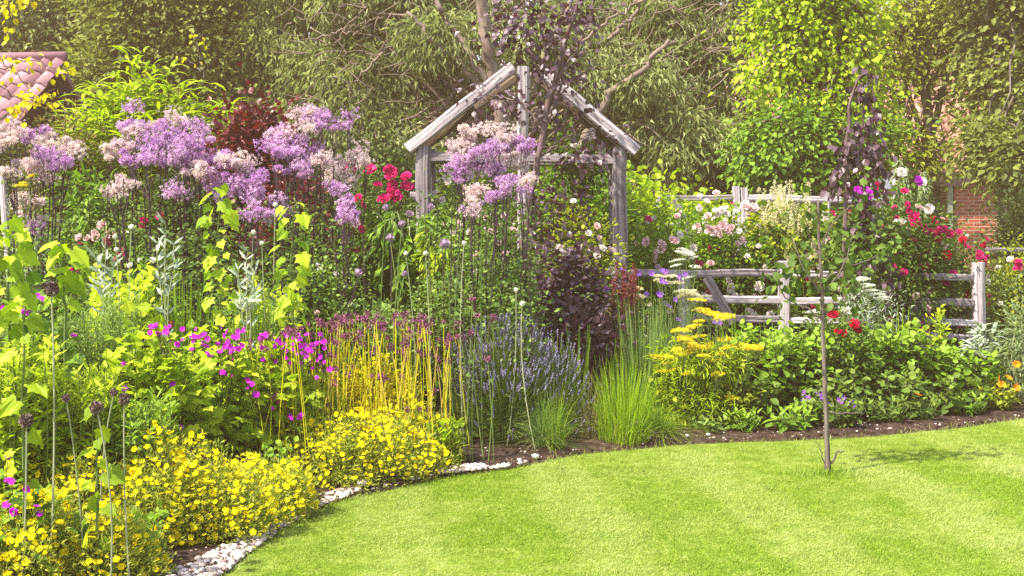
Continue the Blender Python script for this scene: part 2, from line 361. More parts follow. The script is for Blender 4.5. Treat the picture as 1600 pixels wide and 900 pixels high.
def tree(name, label, cat, base, trunkpts, tr, blobs, leaf, size, mat, nclump, per, spread, bark, droop=.2, group=None, extra=None, upb=1.2, limbn=26, lo=.45, twig=True):
    root = thing(name, label, cat, base, group)
    tb = MB(); base = np.array(base, float)
    tp = [np.array(p, float) for p in trunkpts]
    # smooth trunk
    t = np.linspace(0, len(tp)-1, 4*len(tp)); tp2 = np.array([[np.interp(q, range(len(tp)), [p[i] for p in tp]) for i in range(3)] for q in t])
    rad = np.linspace(tr, tr*.3, len(tp2)); rad[0] *= 1.35; rad[1] *= 1.1
    tb.tube(tp2+rng.normal(size=tp2.shape)*tr*.08, rad, 9)
    cb = MB(); vols = np.array([b[3]*b[4]*b[5] for b in blobs])**(2/3); share = vols/vols.sum()
    allc = []
    for b, s_ in zip(blobs, share):
        c, d = shellpts(max(4, int(nclump*s_)), b[:3], b[3:6], lo)
        allc.append(c); clumpleaves(cb, c, per, spread, size, leaf, droop, d, upb)
    allc = np.concatenate(allc)
    sel = allc[rng.choice(len(allc), min(limbn, len(allc)), replace=False)]
    for q in sel:
        a = tp2[rng.integers(len(tp2)//3, len(tp2))]
        limbs(tb, a, [q], tr*.22, tr*.05, 5)
    if twig:
        sel = allc[rng.choice(len(allc), min(limbn*6, len(allc)), replace=False)]
        ctr = np.array([b[:3] for b in blobs]).mean(0)
        tb.tubes(sel+(ctr-sel)*.35+rng.normal(size=sel.shape)*.1, sel, .02, .006, 4, rng.normal(size=sel.shape)*.1)
    if extra: extra(tb)
    part('trunk', tb, bark, root, True); part('crown', cb, mat, root)
    return root

def shrub(name, label, cat, x, Y, top, hw, leaf='d', size=.05, mat='mid', ncl=160, per=26, spread=None, droop=.1, group=None, z0=.1, dep=.8, stem='bark', blooms=None, nstem=40, lo=.35, upb=1.1, flat=.8, base=0.):
    X = GX(x, Y); h = HZ(top, Y)-base; w = px(hw, Y)
    root = thing(name, label, cat, (X, Y, base), group)
    c = np.array([X, Y, base+z0+(h-z0)*.5]); r = np.array([w, w*dep, (h-z0)*.5])*.9
    spread = spread or .13*min(w, h)+.02
    p, d = shellpts(ncl, c, r, lo)
    mb = MB(); clumpleaves(mb, p, per, spread, size, leaf, droop, d, upb, flat=flat)
    sb = MB(); sel = p[rng.choice(len(p), min(nstem if z0 < .4 else 7, len(p)), replace=False)]
    b0 = np.array([X, Y, base])+np.concatenate([rng.normal(size=(len(sel), 2))*w*.12, np.zeros((len(sel), 1))], 1)
    sb.tubes(b0, sel, .010+.004*h, .003, 5, rng.normal(size=sel.shape)*.05*h, 5)
    part('stems', sb, M[stem], root); part('foliage', mb, M[mat], root)
    if blooms:
        for (kind, lst, r_) in blooms:
            if isinstance(lst, int):
                q, dd = shellpts(lst*3, c, r*1.06, .95); f = (dd[:, 1] < .25); q = q[f][:lst]; dd = dd[f][:lst]
                for a, b in zip(q, dd): bloom('bloom', kind, a, r_*(.75+.5*rng.random()), root, b+np.array([0, -.5, .4]))
            else:
                for (bx, by) in lst:
                    yy = Y-w*dep*.98*math.sqrt(max(.05, 1-((bx-x)/hw)**2)); bloom('bloom', kind, P(bx, by, yy), r_*(.75+.5*rng.random()), root)
    return root

def perennial(name, label, cat, x, Y, top, hw, nst=14, leaf='o', size=.06, mat='fresh', step=.05, group=None, stem='stemgreen', lean=.25, topb=None, droopz=.1, start=.12, hj=.25, leafup=.35, clus=2):
    """upright stems set with leaves in pairs"""
    X = GX(x, Y); h = HZ(top, Y); w = px(hw, Y); root = thing(name, label, cat, (X, Y, 0), group)
    a = rng.random(nst)*2*np.pi; rr = np.sqrt(rng.random(nst))*w
    tip = np.stack([X+np.cos(a)*rr, Y+np.sin(a)*rr, h*(1-hj*rng.random(nst))], 1)
    b = np.stack([X+np.cos(a)*rr*(1-lean), Y+np.sin(a)*rr*(1-lean), np.zeros(nst)], 1)
    sb = MB(); sb.tubes(b, tip, .0045, .002, 4, rng.normal(size=(nst, 3))*.02, 4); part('stems', sb, M[stem], root)
    mb = MB()
    for i in range(nst):
        L = tip[i, 2]; k = max(3, int(L*(1-start)/step)); t = np.linspace(start, 1, k)
        t = np.repeat(t, clus); az = np.arange(len(t))*2.1+rng.random()*6; az[1::2] = az[::2][:len(az[1::2])]+np.pi if clus == 2 else az[1::2]
        pos = b[i]+(tip[i]-b[i])*t[:, None]+rng.normal(size=(len(t), 3))*step*.35
        az = az+rng.normal(size=len(t))*.5
        d = np.stack([np.cos(az), np.sin(az), leafup+.9*(t**4)-droopz+rng.normal(size=len(t))*.45], 1)
        u = np.array([0, -.15, 1.])+rdir(len(t))*.65
        s_ = size*(.7+.45*np.sin(np.pi*np.clip(t, 0, 1)**.8)*.9)*(.8+.4*rng.random(len(t)))
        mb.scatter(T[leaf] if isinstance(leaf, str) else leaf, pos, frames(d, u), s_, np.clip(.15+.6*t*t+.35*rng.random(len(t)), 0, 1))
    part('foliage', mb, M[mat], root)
    if topb: topb(root, tip)
    return root

def grassclump(name, label, cat, x, Y, top, hw, n=260, mat='grassclump', w=.006, spread=.4, group=None, base_r=.35, seg=5, curve=1., hj=.35, extra=None):
    X = GX(x, Y); h = HZ(top, Y); ww = px(hw, Y); root = thing(name, label, cat, (X, Y, 0), group)
    a = rng.random(n)*2*np.pi; r = np.sqrt(rng.random(n)); b = np.stack([X+np.cos(a)*r*ww*base_r, Y+np.sin(a)*r*ww*base_r, np.zeros(n)], 1)
    lean = np.stack([np.cos(a), np.sin(a)], 1)*(r*ww*(1-base_r)*(.4+rng.random(n)))[:, None]*1.1+rng.normal(size=(n, 2))*.02
    hh = h*(1-hj*rng.random(n))*(1-.35*r*(curve > .9)); k_ = rng.random(n) < (.22 if curve > .9 else 0); lean[k_] *= 1.9; hh[k_] *= .55
    mb = MB(); mb.blades(b, hh, lean, w, seg, curve); part('blades', mb, M[mat], root)
    if curve > .9:
        m_ = n//9; a = rng.random(m_)*6.28; q = b[rng.integers(n, size=m_)]; dm = MB(); dm.blades(q, h*(.15+.3*rng.random(m_)), np.stack([np.cos(a), np.sin(a)], 1)*(ww*(.5+.7*rng.random(m_)))[:, None], w*.9, seg, 1.3); part('dead_blades', dm, M['straw'], root)
    return root

# ------------------------------------------------------------------ ground, lawn, soil, pebbles
EDGE = np.array([(-3.2, -4), (-2.2, 2.0), (-1.62, 4.0), (-1.36, 4.8), (-1.2, 5.15), (-1.14, 5.55), (-1.06, 5.95), (-.95, 6.30), (-.81, 6.52), (-.43, 6.94), (-.04, 7.12), (.39, 7.55), (1.01, 7.80), (1.64, 7.92), (2.32, 8.12), (3.04, 8.40), (3.61, 8.72), (5.2, 9.6), (9., 11.5)])
def edgeY(X): return np.interp(X, EDGE[:, 0], EDGE[:, 1])
def into_bed(X, Y):
    """signed distance from the lawn edge, positive inside the bed"""
    X = np.asarray(X, float); Y = np.asarray(Y, float)
    best = np.full(X.shape, 1e9)
    for a, b in zip(EDGE[:-1], EDGE[1:]):
        d = b-a; t = np.clip(((X-a[0])*d[0]+(Y-a[1])*d[1])/(d@d), 0, 1)
        best = np.minimum(best, np.hypot(X-a[0]-t*d[0], Y-a[1]-t*d[1]))
    sgn = np.where((Y > edgeY(X)) | (X < EDGE[0, 0]), 1, -1)
    return best*sgn
def gridmesh(x0, x1, y0, y1, st, zf):
    xs = np.arange(x0, x1+st/2, st); ys = np.arange(y0, y1+st/2, st); Xg, Yg = np.meshgrid(xs, ys)
    Z = zf(Xg, Yg); n = len(xs); i = (np.arange(len(ys)-1)[:, None]*n+np.arange(n-1)[None]).ravel()
    mb = MB(); mb.raw(np.stack([Xg, Yg, Z], -1).reshape(-1, 3), np.stack([i, i+1, i+n+1, i+n], 1).ravel(), np.full(len(i), 4))
    return mb
def vnoise(X, Y, sc, seed=0):
    g = np.random.default_rng(seed); v = 0
    for k in range(7):
        a = g.random()*6.28; f = sc*(.6+g.random()*1.4); v = v+np.sin((X*np.cos(a)+Y*np.sin(a))*f+g.random()*6.28)
    return v/7
def bladecolor(name):
    """grass colour: fresh green, with straw patches where the turf itself is dry"""
    m = bpy.data.materials.new(name); m.use_nodes = True; nt = m.node_tree; nt.nodes.clear(); N = nt.nodes; K = nt.links
    out = N.new('ShaderNodeOutputMaterial'); mix = N.new('ShaderNodeMixShader'); pb = N.new('ShaderNodeBsdfPrincipled'); tr = N.new('ShaderNodeBsdfTranslucent')
    at = N.new('ShaderNodeAttribute'); at.attribute_name = 'rnd'
    green = ramp(nt, at.outputs['Fac'], [(.13, .25, .012), (.21, .35, .018), (.32, .45, .04)])
    dry = ramp(nt, at.outputs['Fac'], [(.29, .39, .07), (.43, .52, .15), (.58, .62, .28)])
    tc = N.new('ShaderNodeTexCoord'); mp = N.new('ShaderNodeMapping'); mp.inputs['Scale'].default_value = (1.2, .75, 1); mp.inputs['Rotation'].default_value = (0, 0, -.25)
    K.new(tc.outputs['Object'], mp.inputs[0])
    no = N.new('ShaderNodeTexNoise'); no.inputs['Scale'].default_value = 1.5; no.inputs['Detail'].default_value = 7; no.inputs['Roughness'].default_value = .68; no.inputs['Distortion'].default_value = .4
    K.new(mp.outputs[0], no.inputs[0])
    mr = N.new('ShaderNodeMapRange'); mr.inputs[1].default_value = .44; mr.inputs[2].default_value = .68; mr.inputs[4].default_value = .85; K.new(no.outputs[0], mr.inputs[0])
    wv = N.new('ShaderNodeTexWave'); wv.inputs['Scale'].default_value = .30; wv.inputs['Distortion'].default_value = 1.6; wv.inputs['Detail'].default_value = 2; K.new(mp.outputs[0], wv.inputs[0])
    m3 = N.new('ShaderNodeMapRange'); m3.inputs[1].default_value = .45; m3.inputs[2].default_value = .85; m3.inputs[4].default_value = .5; K.new(wv.outputs['Fac'], m3.inputs[0])
    ad = N.new('ShaderNodeMath'); ad.operation = 'MULTIPLY_ADD'; ad.use_clamp = True; K.new(mr.outputs[0], ad.inputs[0]); ad.inputs[1].default_value = .75; K.new(m3.outputs[0], ad.inputs[2])
    mx = N.new('ShaderNodeMix'); mx.data_type = 'RGBA'; K.new(ad.outputs[0], mx.inputs[0]); K.new(green, mx.inputs[6]); K.new(dry, mx.inputs[7])
    K.new(mx.outputs[2], pb.inputs['Base Color']); K.new(mx.outputs[2], tr.inputs[0]); pb.inputs['Roughness'].default_value = .6; pb.inputs['Specular IOR Level'].default_value = .25
    mix.inputs[0].default_value = .4
    K.new(pb.outputs[0], mix.inputs[1]); K.new(tr.outputs[0], mix.inputs[2]); K.new(mix.outputs[0], out.inputs[0])
    return m
M['turf'] = bladecolor('turf_grass')
M['turfbase'] = plain('turf_base', [(.07, .12, .010), (.13, .19, .02), (.22, .26, .07)], .9, 9, .8, detail=9, spec=.1)
M['earth'] = plain('rough_ground', [(.03, .04, .012), (.06, .07, .02), (.09, .09, .03)], .95, 2, .3, spec=.1)

g = gridmesh(-160, 160, -160, 160, 80, lambda X, Y: X*0-.05); put('ground', g.mesh('ground', M['earth']), kind='structure')
g = gridmesh(-7, 9, -3, 13, .10, lambda X, Y: .012*vnoise(X, Y, 2.2, 4)-.02*np.clip(into_bed(X, Y)*5, 0, 1))
put('lawn', g.mesh('lawn', M['turfbase'], True), kind='structure')
def soilz(X, Y):
    d = into_bed(X, Y)
    return np.clip(.0+d*.35, -.04, .022)+.012*vnoise(X, Y, 9, 1)*np.clip(d*6, 0, 1)+.006*vnoise(X, Y, 40, 2)*np.clip(d*6, 0, 1)
g = gridmesh(-6.5, 8, 3, 16.5, .045, soilz); put('flower_bed_soil', g.mesh('flower_bed_soil', M['soil'], True), kind='structure')

# turf blades
def grow(n, x0, x1, y0, y1, h, w, lim=.0):
    X = rng.uniform(x0, x1, n); Y = rng.uniform(y0, y1, n); k = into_bed(X, Y) < lim+rng.normal(size=n)*.012
    k &= (np.abs(X) < .46*Y+1.6)
    X = X[k]; Y = Y[k]; m = len(X); z = .012*vnoise(X, Y, 2.2, 4)-.004
    hh = h*(.55+.7*rng.random(m))*(1+.35*vnoise(X, Y, 3.1, 8)+.25*vnoise(X, Y, 9, 9)); ln = rng.normal(size=(m, 2))*h*.42+np.array([.006, -.004])
    return np.stack([X, Y, z], 1), hh, ln, w
gb = MB()
b, h, l, w = grow(470000, -2.2, 5.2, 4.2, 7.2, .017, .0034); gb.blades(b, h, l, w, 2, .8)
b, h, l, w = grow(230000, -2.6, 6.0, 7.2, 9.6, .019, .0046); gb.blades(b, h, l, w, 1, .8)
b, h, l, w = grow(26000, -2, 3.9, 4.6, 9.3, .040, .0042, .03)
k = into_bed(b[:, 0], b[:, 1]) > -.035; gb.blades(b[k], h[k], l[k]*1.3, w, 2, .8)
a = rng.random(500)*6.28; r = rng.random(500)*.13   # longer grass left round the sapling's foot
gb.blades(np.stack([GX(1294, 7.04)+np.cos(a)*r*2.2-.05, 7.0+np.sin(a)*r, 0*a-.005], 1), .03+.03*rng.random(500), rng.normal(size=(500, 2))*.02, .004, 2)
o = put('grass', gb.mesh('grass', M['turf']), kind='stuff'); o['label'] = 'short bright green mown lawn grass'; o['category'] = 'grass'

def pebbles(n, fx, fy, smin, smax, mb, zl=0.014):
    X = fx; Y = fy; r = smin+(smax-smin)*rng.random(len(X))**1.8
    V, Fc = T['ico']
    for x, y, s_ in zip(X, Y, r):
        e = V*(1+rng.normal(size=(12, 1))*.13)*np.array([1, .8, .55])*s_
        a = rng.random()*6.28; c_, s2 = np.cos(a), np.sin(a)
        e = np.stack([e[:, 0]*c_-e[:, 1]*s2, e[:, 0]*s2+e[:, 1]*c_, e[:, 2]], 1)
        mb.raw(e+np.array([x, y, zl+s_*.3]), np.array(Fc).ravel(), [3]*20, rng.random())
pb_ = MB()
X = rng.uniform(-1.9, .1, 26000); Y = rng.uniform(4.4, 7.3, 26000); d = into_bed(X, Y)
band = np.where(X < -1.0, .07+np.clip((6.0-Y)*.16, 0, .16), np.where(((X > -.98) & (X < -.80)) | ((X > -.42) & (X < -.02)), .09+.04*np.sin(X*19), .0))
k = (d > -.005) & (d < band) ; pebbles(0, X[k][:2600], Y[k][:2600], .007, .022, pb_)
X = rng.uniform(-1.6, 4.2, 9000); Y = rng.uniform(4.8, 9.4, 9000); d = into_bed(X, Y); k = (d > 0.01) & (d < .5)
pebbles(0, X[k][:700], Y[k][:700], .003, .012, pb_, .018)
o = put('pebbles', pb_.mesh('pebbles', M['stone'], True), kind='stuff'); o['label'] = 'pale pink and grey pebbles along the lawn edge'; o['category'] = 'pebbles'
for i, (sx, Y, r, lab) in enumerate(((837, 7.30, .026, 'round white stone on the soil below the lavender'), (566, 6.62, .03, 'pale cobble at the foot of a tall yellow stalk'), (1013, 7.86, .02, 'pinkish stone lying on soil beside the tall grass clump'), (1107, 7.98, .016, 'small white stone on the soil right of the grass clumps'), (1074, 7.94, .015, 'small buff stone on bare soil near the lawn edge'), (812, 7.22, .016, 'little white stone nearest the lawn below the lavender'))):
    mb = MB(); v, f = T['ico']; e = v*(1+rng.normal(size=(12, 1))*.12)*np.array([1, .85, .7])*r
    mb.raw(e+np.array([GX(sx, Y), Y, .03+r*.3]), np.array(f).ravel(), [3]*20, .75)
    t_ = put('stone', mb.mesh('stone', M['stone'], True), None); t_['label'] = lab; t_['category'] = 'stone'; t_['group'] = 'loose stones on the bed'
# clods, twigs and dead leaves on the bare soil
cl = MB(); X = rng.uniform(-1.3, 4.4, 16000); Y = rng.uniform(5, 9.6, 16000); d = into_bed(X, Y); k = (d > .01) & (d < .7); X = X[k][:4200]; Y = Y[k][:4200]
cl.scatter(T['ico'], np.stack([X, Y, .014+0*X], 1), frames(rdir(len(X)), rdir(len(X))), .004+.014*rng.random(len(X))**2.5, rng.random(len(X)))
o = put('soil_clods', cl.mesh('soil_clods', M['soil']), kind='stuff'); o['label'] = 'dark crumbly clods of soil at the front of the bed'; o['category'] = 'soil'

# ------------------------------------------------------------------ buildings
def pantile(name, nx, ny, cw, ch, mat, parent, mtx):
    """sheet of wavy interlocking tiles: columns across x, overlapping courses down y (downhill)"""
    mb = MB(); k = 6
    xs = np.arange(nx*k+1)/k; prof = .028*np.sin(xs*2*np.pi)+.012*np.sin(xs*4*np.pi+.7)
    for j in range(ny):
        jit = rng.normal(size=len(xs))*.0015
        top = np.stack([xs*cw, np.full(len(xs), -j*ch), prof+.004], 1); bot = np.stack([xs*cw, np.full(len(xs), -(j+1.18)*ch), prof+.034+jit], 1)
        low = bot-np.array([0, 0, .020]); V = np.concatenate([top, bot, low]); n = len(xs); i = np.arange(n-1)
        q = np.concatenate([np.stack([i, i+n, i+n+1, i+1], 1), np.stack([i+n, i+2*n, i+2*n+1, i+n+1], 1)])
        r = np.tile(np.repeat(rng.random(nx+1), k)[:n], 3); mb.raw(V, q.ravel(), np.full(len(q), 4), r)
    me = mb.mesh(name, mat, True); me.transform(mtx); return put(name, me, parent)
M['tilepink'] = rndmat('pink_clay_tile', [(.16, .08, .10), (.28, .15, .18), (.40, .25, .28)], .8)
M['tilebrown'] = rndmat('brown_clay_tile', [(.26, .12, .09), (.42, .22, .17), (.55, .34, .28)], .8)
def brickmat():
    m = bpy.data.materials.new('red_brick'); m.use_nodes = True; nt = m.node_tree; N = nt.nodes; K = nt.links; pb = N['Principled BSDF']
    tc = N.new('ShaderNodeTexCoord'); mp = N.new('ShaderNodeMapping'); mp.inputs['Rotation'].default_value = (math.radians(90), 0, 0); K.new(tc.outputs['Object'], mp.inputs[0])
    br = N.new('ShaderNodeTexBrick'); br.inputs['Scale'].default_value = 1; br.inputs['Brick Width'].default_value = .225; br.inputs['Row Height'].default_value = .075; br.inputs['Mortar Size'].default_value = .007
    br.inputs['Color1'].default_value = (.42, .10, .05, 1); br.inputs['Color2'].default_value = (.26, .07, .045, 1); br.inputs['Mortar'].default_value = (.50, .40, .34, 1)
    K.new(mp.outputs[0], br.inputs[0]); K.new(br.outputs[0], pb.inputs['Base Color']); pb.inputs['Roughness'].default_value = .9
    b = N.new('ShaderNodeBump'); b.inputs['Strength'].default_value = .5; b.inputs['Distance'].default_value = .01; b.invert = True; K.new(br.outputs['Fac'], b.inputs['Height']); K.new(b.outputs[0], pb.inputs['Normal'])
    return m
M['brick'] = brickmat()
M['darktimber'] = plain('dark_stained_timber', [(.03, .02, .022), (.07, .05, .05)], .8, 10, .4)
M['paleframe'] = plain('pale_painted_timber', [(.22, .28, .24), (.36, .40, .36)], .7, 10, .3)
M['blackvoid'] = plain('dark_glass', [(.01, .012, .014), (.02, .022, .024)], .15, 3, 0)

Yh = 25.0; hx = GX(1487, Yh)
root = thing('brick_outbuilding', 'low red brick outbuilding with tiled roof seen through the trees at the right', 'building', (hx, Yh, 0))
mb = MB(); mb.box((hx+2.35, Yh+2.5, .93), (4.6, 5, 1.86)); w_ = part('wall', mb, M['brick'], root)
mb = MB(); mb.box((hx-.05, Yh-.03, .92), (.09, .10, 1.84)); part('door_frame', mb, M['paleframe'], root)
mb = MB(); mb.box((hx-1.6, Yh+.4, .95), (3.0, .1, 1.9)); part('side_boarding', mb, M['darktimber'], root)
mb = MB(); mb.box((hx+.4, Yh-.22, 1.92), (8.4, .10, .10)); part('gutter', mb, M['darktimber'], root)
rm = Matrix.Translation((-4.3, 2.95, 5.2))@Matrix.Rotation(math.radians(45), 4, 'X')
pantile('roof', 52, 15, .165, .30, M['tilebrown'], root, rm)
mb = MB(); mb.box((hx, Yh+3.0, 5.28), (8.8, .22, .16)); part('ridge', mb, M['tilebrown'], root)
mb = MB(); cx = GX(1488, Yh-.6); cz = HZ(283, Yh-.6)
for i, (w1, z1) in enumerate(((.50, 0), (.56, .06), (.42, .12), (.26, .17), (.10, .22))): mb.box((cx, Yh-.62, cz-.06+z1), (w1, .4, .055))
part('porch_cap', mb, M['darktimber'], root)

Ys = 14.5; base = P(30, 300, Ys)
root = thing('garden_shed', 'garden shed with pink clay pantile roof at the upper left behind the shrubs', 'building', (base[0], Ys, 0))
rot = Matrix.Rotation(math.radians(-8), 4, 'Z')
zr = HZ(90, Ys)
me = MB(); me.box((0, 0, 0), (2.9, 2.6, 1.75)); me = me.mesh('wall', M['darktimber']); me.transform(Matrix.Translation((-1.1, .35, .875))@rot); put('wall', me, root)
pantile('roof', 17, 9, .155, .27, M['tilepink'], root, Matrix.Translation((-2.05, .42, zr))@rot@Matrix.Rotation(math.radians(38), 4, 'X')@Matrix.Shear('XY', 4, (.0, .0)))
me = MB(); me.tube([(-2.05, .46, zr+.02), (.52, .06, zr+.02)], .06, 8); put('ridge', me.mesh('ridge', M['tilepink'], True), root)
me = MB(); me.box((-.82, 1.35, zr-.85), (2.8, 2.3, .06), R=np.array((rot@Matrix.Rotation(math.radians(-38), 4, 'X')).to_3x3())); put('rear_roof', me.mesh('rear_roof', M['tilepink']), root)

# pale garden chairs / frames glimpsed under the lime tree
for sx, sy, w1, h1, lab in ((1166, 292, 30, 26, 'grey rendered wall panel glimpsed behind the back fence post'), (1240, 284, 44, 22, 'blue grey panel glimpsed under the lime tree'), (1378, 284, 34, 26, 'blue grey panel glimpsed behind the weeping tree')):
    Yp = 19.0; r_ = thing('greenhouse_panel', lab, 'panel', (GX(sx, Yp), Yp, 0), 'pale panels glimpsed behind the back fence')
    mb = MB(); top = HZ(sy-h1/2, Yp); mb.box((GX(sx, Yp), Yp, top/2), (px(w1, Yp), .06, top)); part('panel', mb, plain('blue_grey_paint', [(.30, .34, .44), (.42, .46, .56)], .5, 6, .1), r_)
    mb = MB(); mb.box((GX(sx, Yp), Yp-.01, top+.02), (px(w1, Yp)+.06, .10, .045)); part('rail', mb, M['woodpale'], r_)

# ------------------------------------------------------------------ timber: pergola and fences
def hewn(mb, p0, p1, w, d, rnd=.5, irr=.05, k=10, seg=18, up=(0, 0, 1)):
    """rough-sawn baulk, rounded square section w (across) x d (along the other axis), a little crooked"""
    p0 = np.array(p0, float); p1 = np.array(p1, float); t = np.linspace(0, 1, seg+1); L = np.linalg.norm(p1-p0)
    ax = nrm(p1-p0); up = np.array(up, float); a = np.cross(ax, up); a = nrm(a) if np.linalg.norm(a) > .1 else np.array([1., 0, 0]); b = np.cross(a, ax)
    th = np.arange(16)/16*2*np.pi+np.pi/16; c_, s_ = np.cos(th), np.sin(th); m = np.maximum(abs(c_), abs(s_)); m = m**.86
    sx = c_/m*w/2; sy = s_/m*d/2
    ph = rng.random(6)*6.28
    off = np.outer(np.sin(t*L*3+ph[0])+.5*np.sin(t*L*9+ph[1]), a)*irr*w*1.2+np.outer(np.sin(t*L*2.5+ph[2])+.5*np.sin(t*L*8+ph[3]), b)*irr*d*1.2
    cen = p0+(p1-p0)*t[:, None]+off
    jit = 1+rng.normal(size=(1, 16))*irr*.8+rng.normal(size=(seg+1, 16))*irr*.35
    V = cen[:, None]+(sx[None]*jit)[:, :, None]*a+(sy[None]*jit)[:, :, None]*b
    i = np.arange(seg)[:, None]*16; j = np.arange(16)[None]; j2 = (j+1) % 16
    q = np.stack([i+j, i+j2, i+16+j2, i+16+j], -1).reshape(-1)
    V = V.reshape(-1, 3); g = np.stack([np.repeat(t*L, 16)+ph[4]*5, np.tile(sx, seg+1)+ph[5], np.tile(sy, seg+1)], -1)
    mb.raw(V, np.concatenate([q, np.arange(16)[::-1], seg*16+np.arange(16)]), np.concatenate([np.full(seg*16, 4), [16, 16]]), rnd, g)
YP = 10.7
pg = thing('timber_arch', 'weathered grey timber garden arch with a steep gable', 'arch', (GX(815, YP), YP, 0))
def beam(name, p0, p1, w, d, mat='wood', parent=pg, irr=.05, up=(0, 0, 1)):
    mb = MB(); hewn(mb, p0, p1, w, d, irr=irr, up=up); return part(name, mb, M[mat], parent)
def Q(x, y, Y): return P(x, y, Y)
YB = YP+.5
def gp(x, y, Y): q = P(x, y, YP); q[1] = Y; return q
beam('post', (GX(663, YP), YP, -.02), gp(663, 228, YP), .125, .12, 'wood')
beam('post', (GX(968, YP), YP, -.02), gp(969, 230, YP), .120, .12, 'wood')
beam('post', (GX(663, YP), YB, -.02), gp(663, 230, YB), .12, .12, 'wood'); beam('post', (GX(968, YP), YB, -.02), gp(969, 230, YB), .12, .12, 'wood')
beam('king_post', gp(816, 420, YP), gp(819, 104, YP), .095, .10, 'woodpale')
beam('tie_beam', gp(672, 245, YP+.002), gp(960, 250, YP+.002), .085, .085, 'wood')
beam('tie_beam', gp(672, 247, YB), gp(960, 250, YB), .085, .085, 'wood')
beam('side_rail', gp(663, 247, YP+.03), gp(663, 247, YB-.03), .08, .08, 'wood'); beam('side_rail', gp(968, 247, YP+.03), gp(968, 247, YB-.03), .08, .08, 'wood')
beam('rafter', gp(637, 232, YP-.04), gp(803, 106, YP-.04), .10, .095, 'woodpale', up=(0, 1, 0))  # front pair paler: the sunlit top edge is put into the wood colour
beam('rafter', gp(993, 238, YP-.04), gp(840, 106, YP-.04), .10, .095, 'woodpale', up=(0, 1, 0))
beam('rafter', gp(645, 236, YB+.04), gp(806, 113, YB+.04), .07, .07, 'woodbrown', up=(0, 1, 0)); beam('rafter', gp(986, 240, YB+.04), gp(838, 113, YB+.04), .07, .07, 'woodbrown', up=(0, 1, 0))  # rear pair brown: shade under the roof is put into the colour
for a, b in (((643, 230), (800, 111)), ((987, 235), (843, 111))):     # boards between the two pairs of rafters, the underside's shade put into their brown
    mb = MB(); p = gp(*a, YP+.26); q = gp(*b, YP+.26); q2 = p+(q-p)*.6; hewn(mb, p, q2, .46, .022, irr=.01, up=nrm(np.cross(q-p, [0, 1, 0]))); part('roof_board', mb, M['woodbrown'], pg)
beam('side_rail', gp(640, 306, YP+.06), gp(660, 306, YP+.06), .05, .07, 'wood')

YF = 10.7
def fence(name, label, Y, posts, rails, braces, wpost=.10, pt=408, group=None):
    x0 = posts[0][0]; r_ = thing(name, label, 'fence', (GX(x0, Y), Y, 0), group)
    for (x, top) in posts:
        mb = MB(); hewn(mb, (GX(x, Y), Y, -.05), P(x, top, Y), wpost, wpost*.9, irr=.05); part('post', mb, M['woodpale'], r_)  # pale wood makes the posts look sunlit where they stand in shade
    for (xa, ya, xb, yb, th) in rails:
        mb = MB(); a = P(xa, ya, Y-.012); b = P(xb, yb, Y-.012); hewn(mb, a, b, .04, px(th*.85, Y), irr=.09); part('rail', mb, M['woodpale' if rng.random() < .5 else 'wood'], r_)
    for (xa, ya, xb, yb) in braces:
        mb = MB(); hewn(mb, P(xa, ya, Y-.045), P(xb, yb, Y-.045), .075, .035, irr=.06, up=(0, 1, 0)); part('brace', mb, M['wood'], r_)
    return r_
fence('rail_fence', 'grey post and rail fence right of the arch in front of the white roses', YF, [(1068, 428), (1226, 408)], [(962, 426, 1222, 428, 14), (1060, 466, 1222, 471, 14), (1060, 497, 1222, 500, 13), (1230, 429, 1310, 430, 12), (1230, 470, 1315, 471, 12), (1230, 500, 1400, 500, 12)], [(1104, 434, 1145, 505)])
fence('rail_fence', 'grey post and rail fence panel at the right edge with four rails', YF-.2, [(1440, 470), (1529, 410)], [(1310, 430, 1525, 434, 12), (1400, 471, 1525, 474, 13), (1405, 499, 1525, 505, 12), (1400, 521, 1525, 528, 12)], [(1430, 478, 1448, 505)])
fence('rail_fence', 'far grey rail fence beyond the roses with a twin post', 14.2, [(1030, 300), (1150, 291), (1162, 293), (1290, 300)], [(1030, 311, 1150, 308, 9), (1162, 310, 1330, 313, 12), (1033, 349, 1075, 350, 9)], [(1055, 312, 1082, 380)], .085)
fence('rail_fence', 'short far rail showing at the right edge above the pink roses', 14.4, [(1640, 380)], [(1540, 389, 1660, 391, 7)], [])
r_ = thing('stake', 'pale leaning wooden stake at the left edge', 'stake', P(14, 520, 8.6)); mb = MB(); hewn(mb, P(22, 500, 8.6), P(2, 262, 8.6), .045, .045); part('pole', mb, M['woodpale'], r_)
r_ = thing('wooden_post', 'brown wooden post among the violet flower stems', 'post', P(97, 586, 10.2)); mb = MB(); hewn(mb, (GX(97, 10.2), 10.2, 0), P(97, 335, 10.2), .07, .07); part('post_body', mb, M['bark'], r_)

hz = MB(); hz.box((0, 0, 5.4), (340, 340, 13)); 
hm = bpy.data.materials.new('haze'); hm.use_nodes = True; hn = hm.node_tree; hn.nodes.clear(); ho = hn.nodes.new('ShaderNodeOutputMaterial'); hv = hn.nodes.new('ShaderNodeVolumePrincipled')
hv.inputs['Color'].default_value = (1.0, .66, .38, 1); hv.inputs['Density'].default_value = .0042; hv.inputs['Anisotropy'].default_value = .2; hn.links.new(hv.outputs[0], ho.inputs['Volume'])  # orange tint added to imitate the flare glow along the top edge
o = put('haze', hz.mesh('haze', hm), kind='stuff'); o['label'] = 'thin haze over the whole garden, its warm tint standing in for a flare glow'; o['category'] = 'haze'
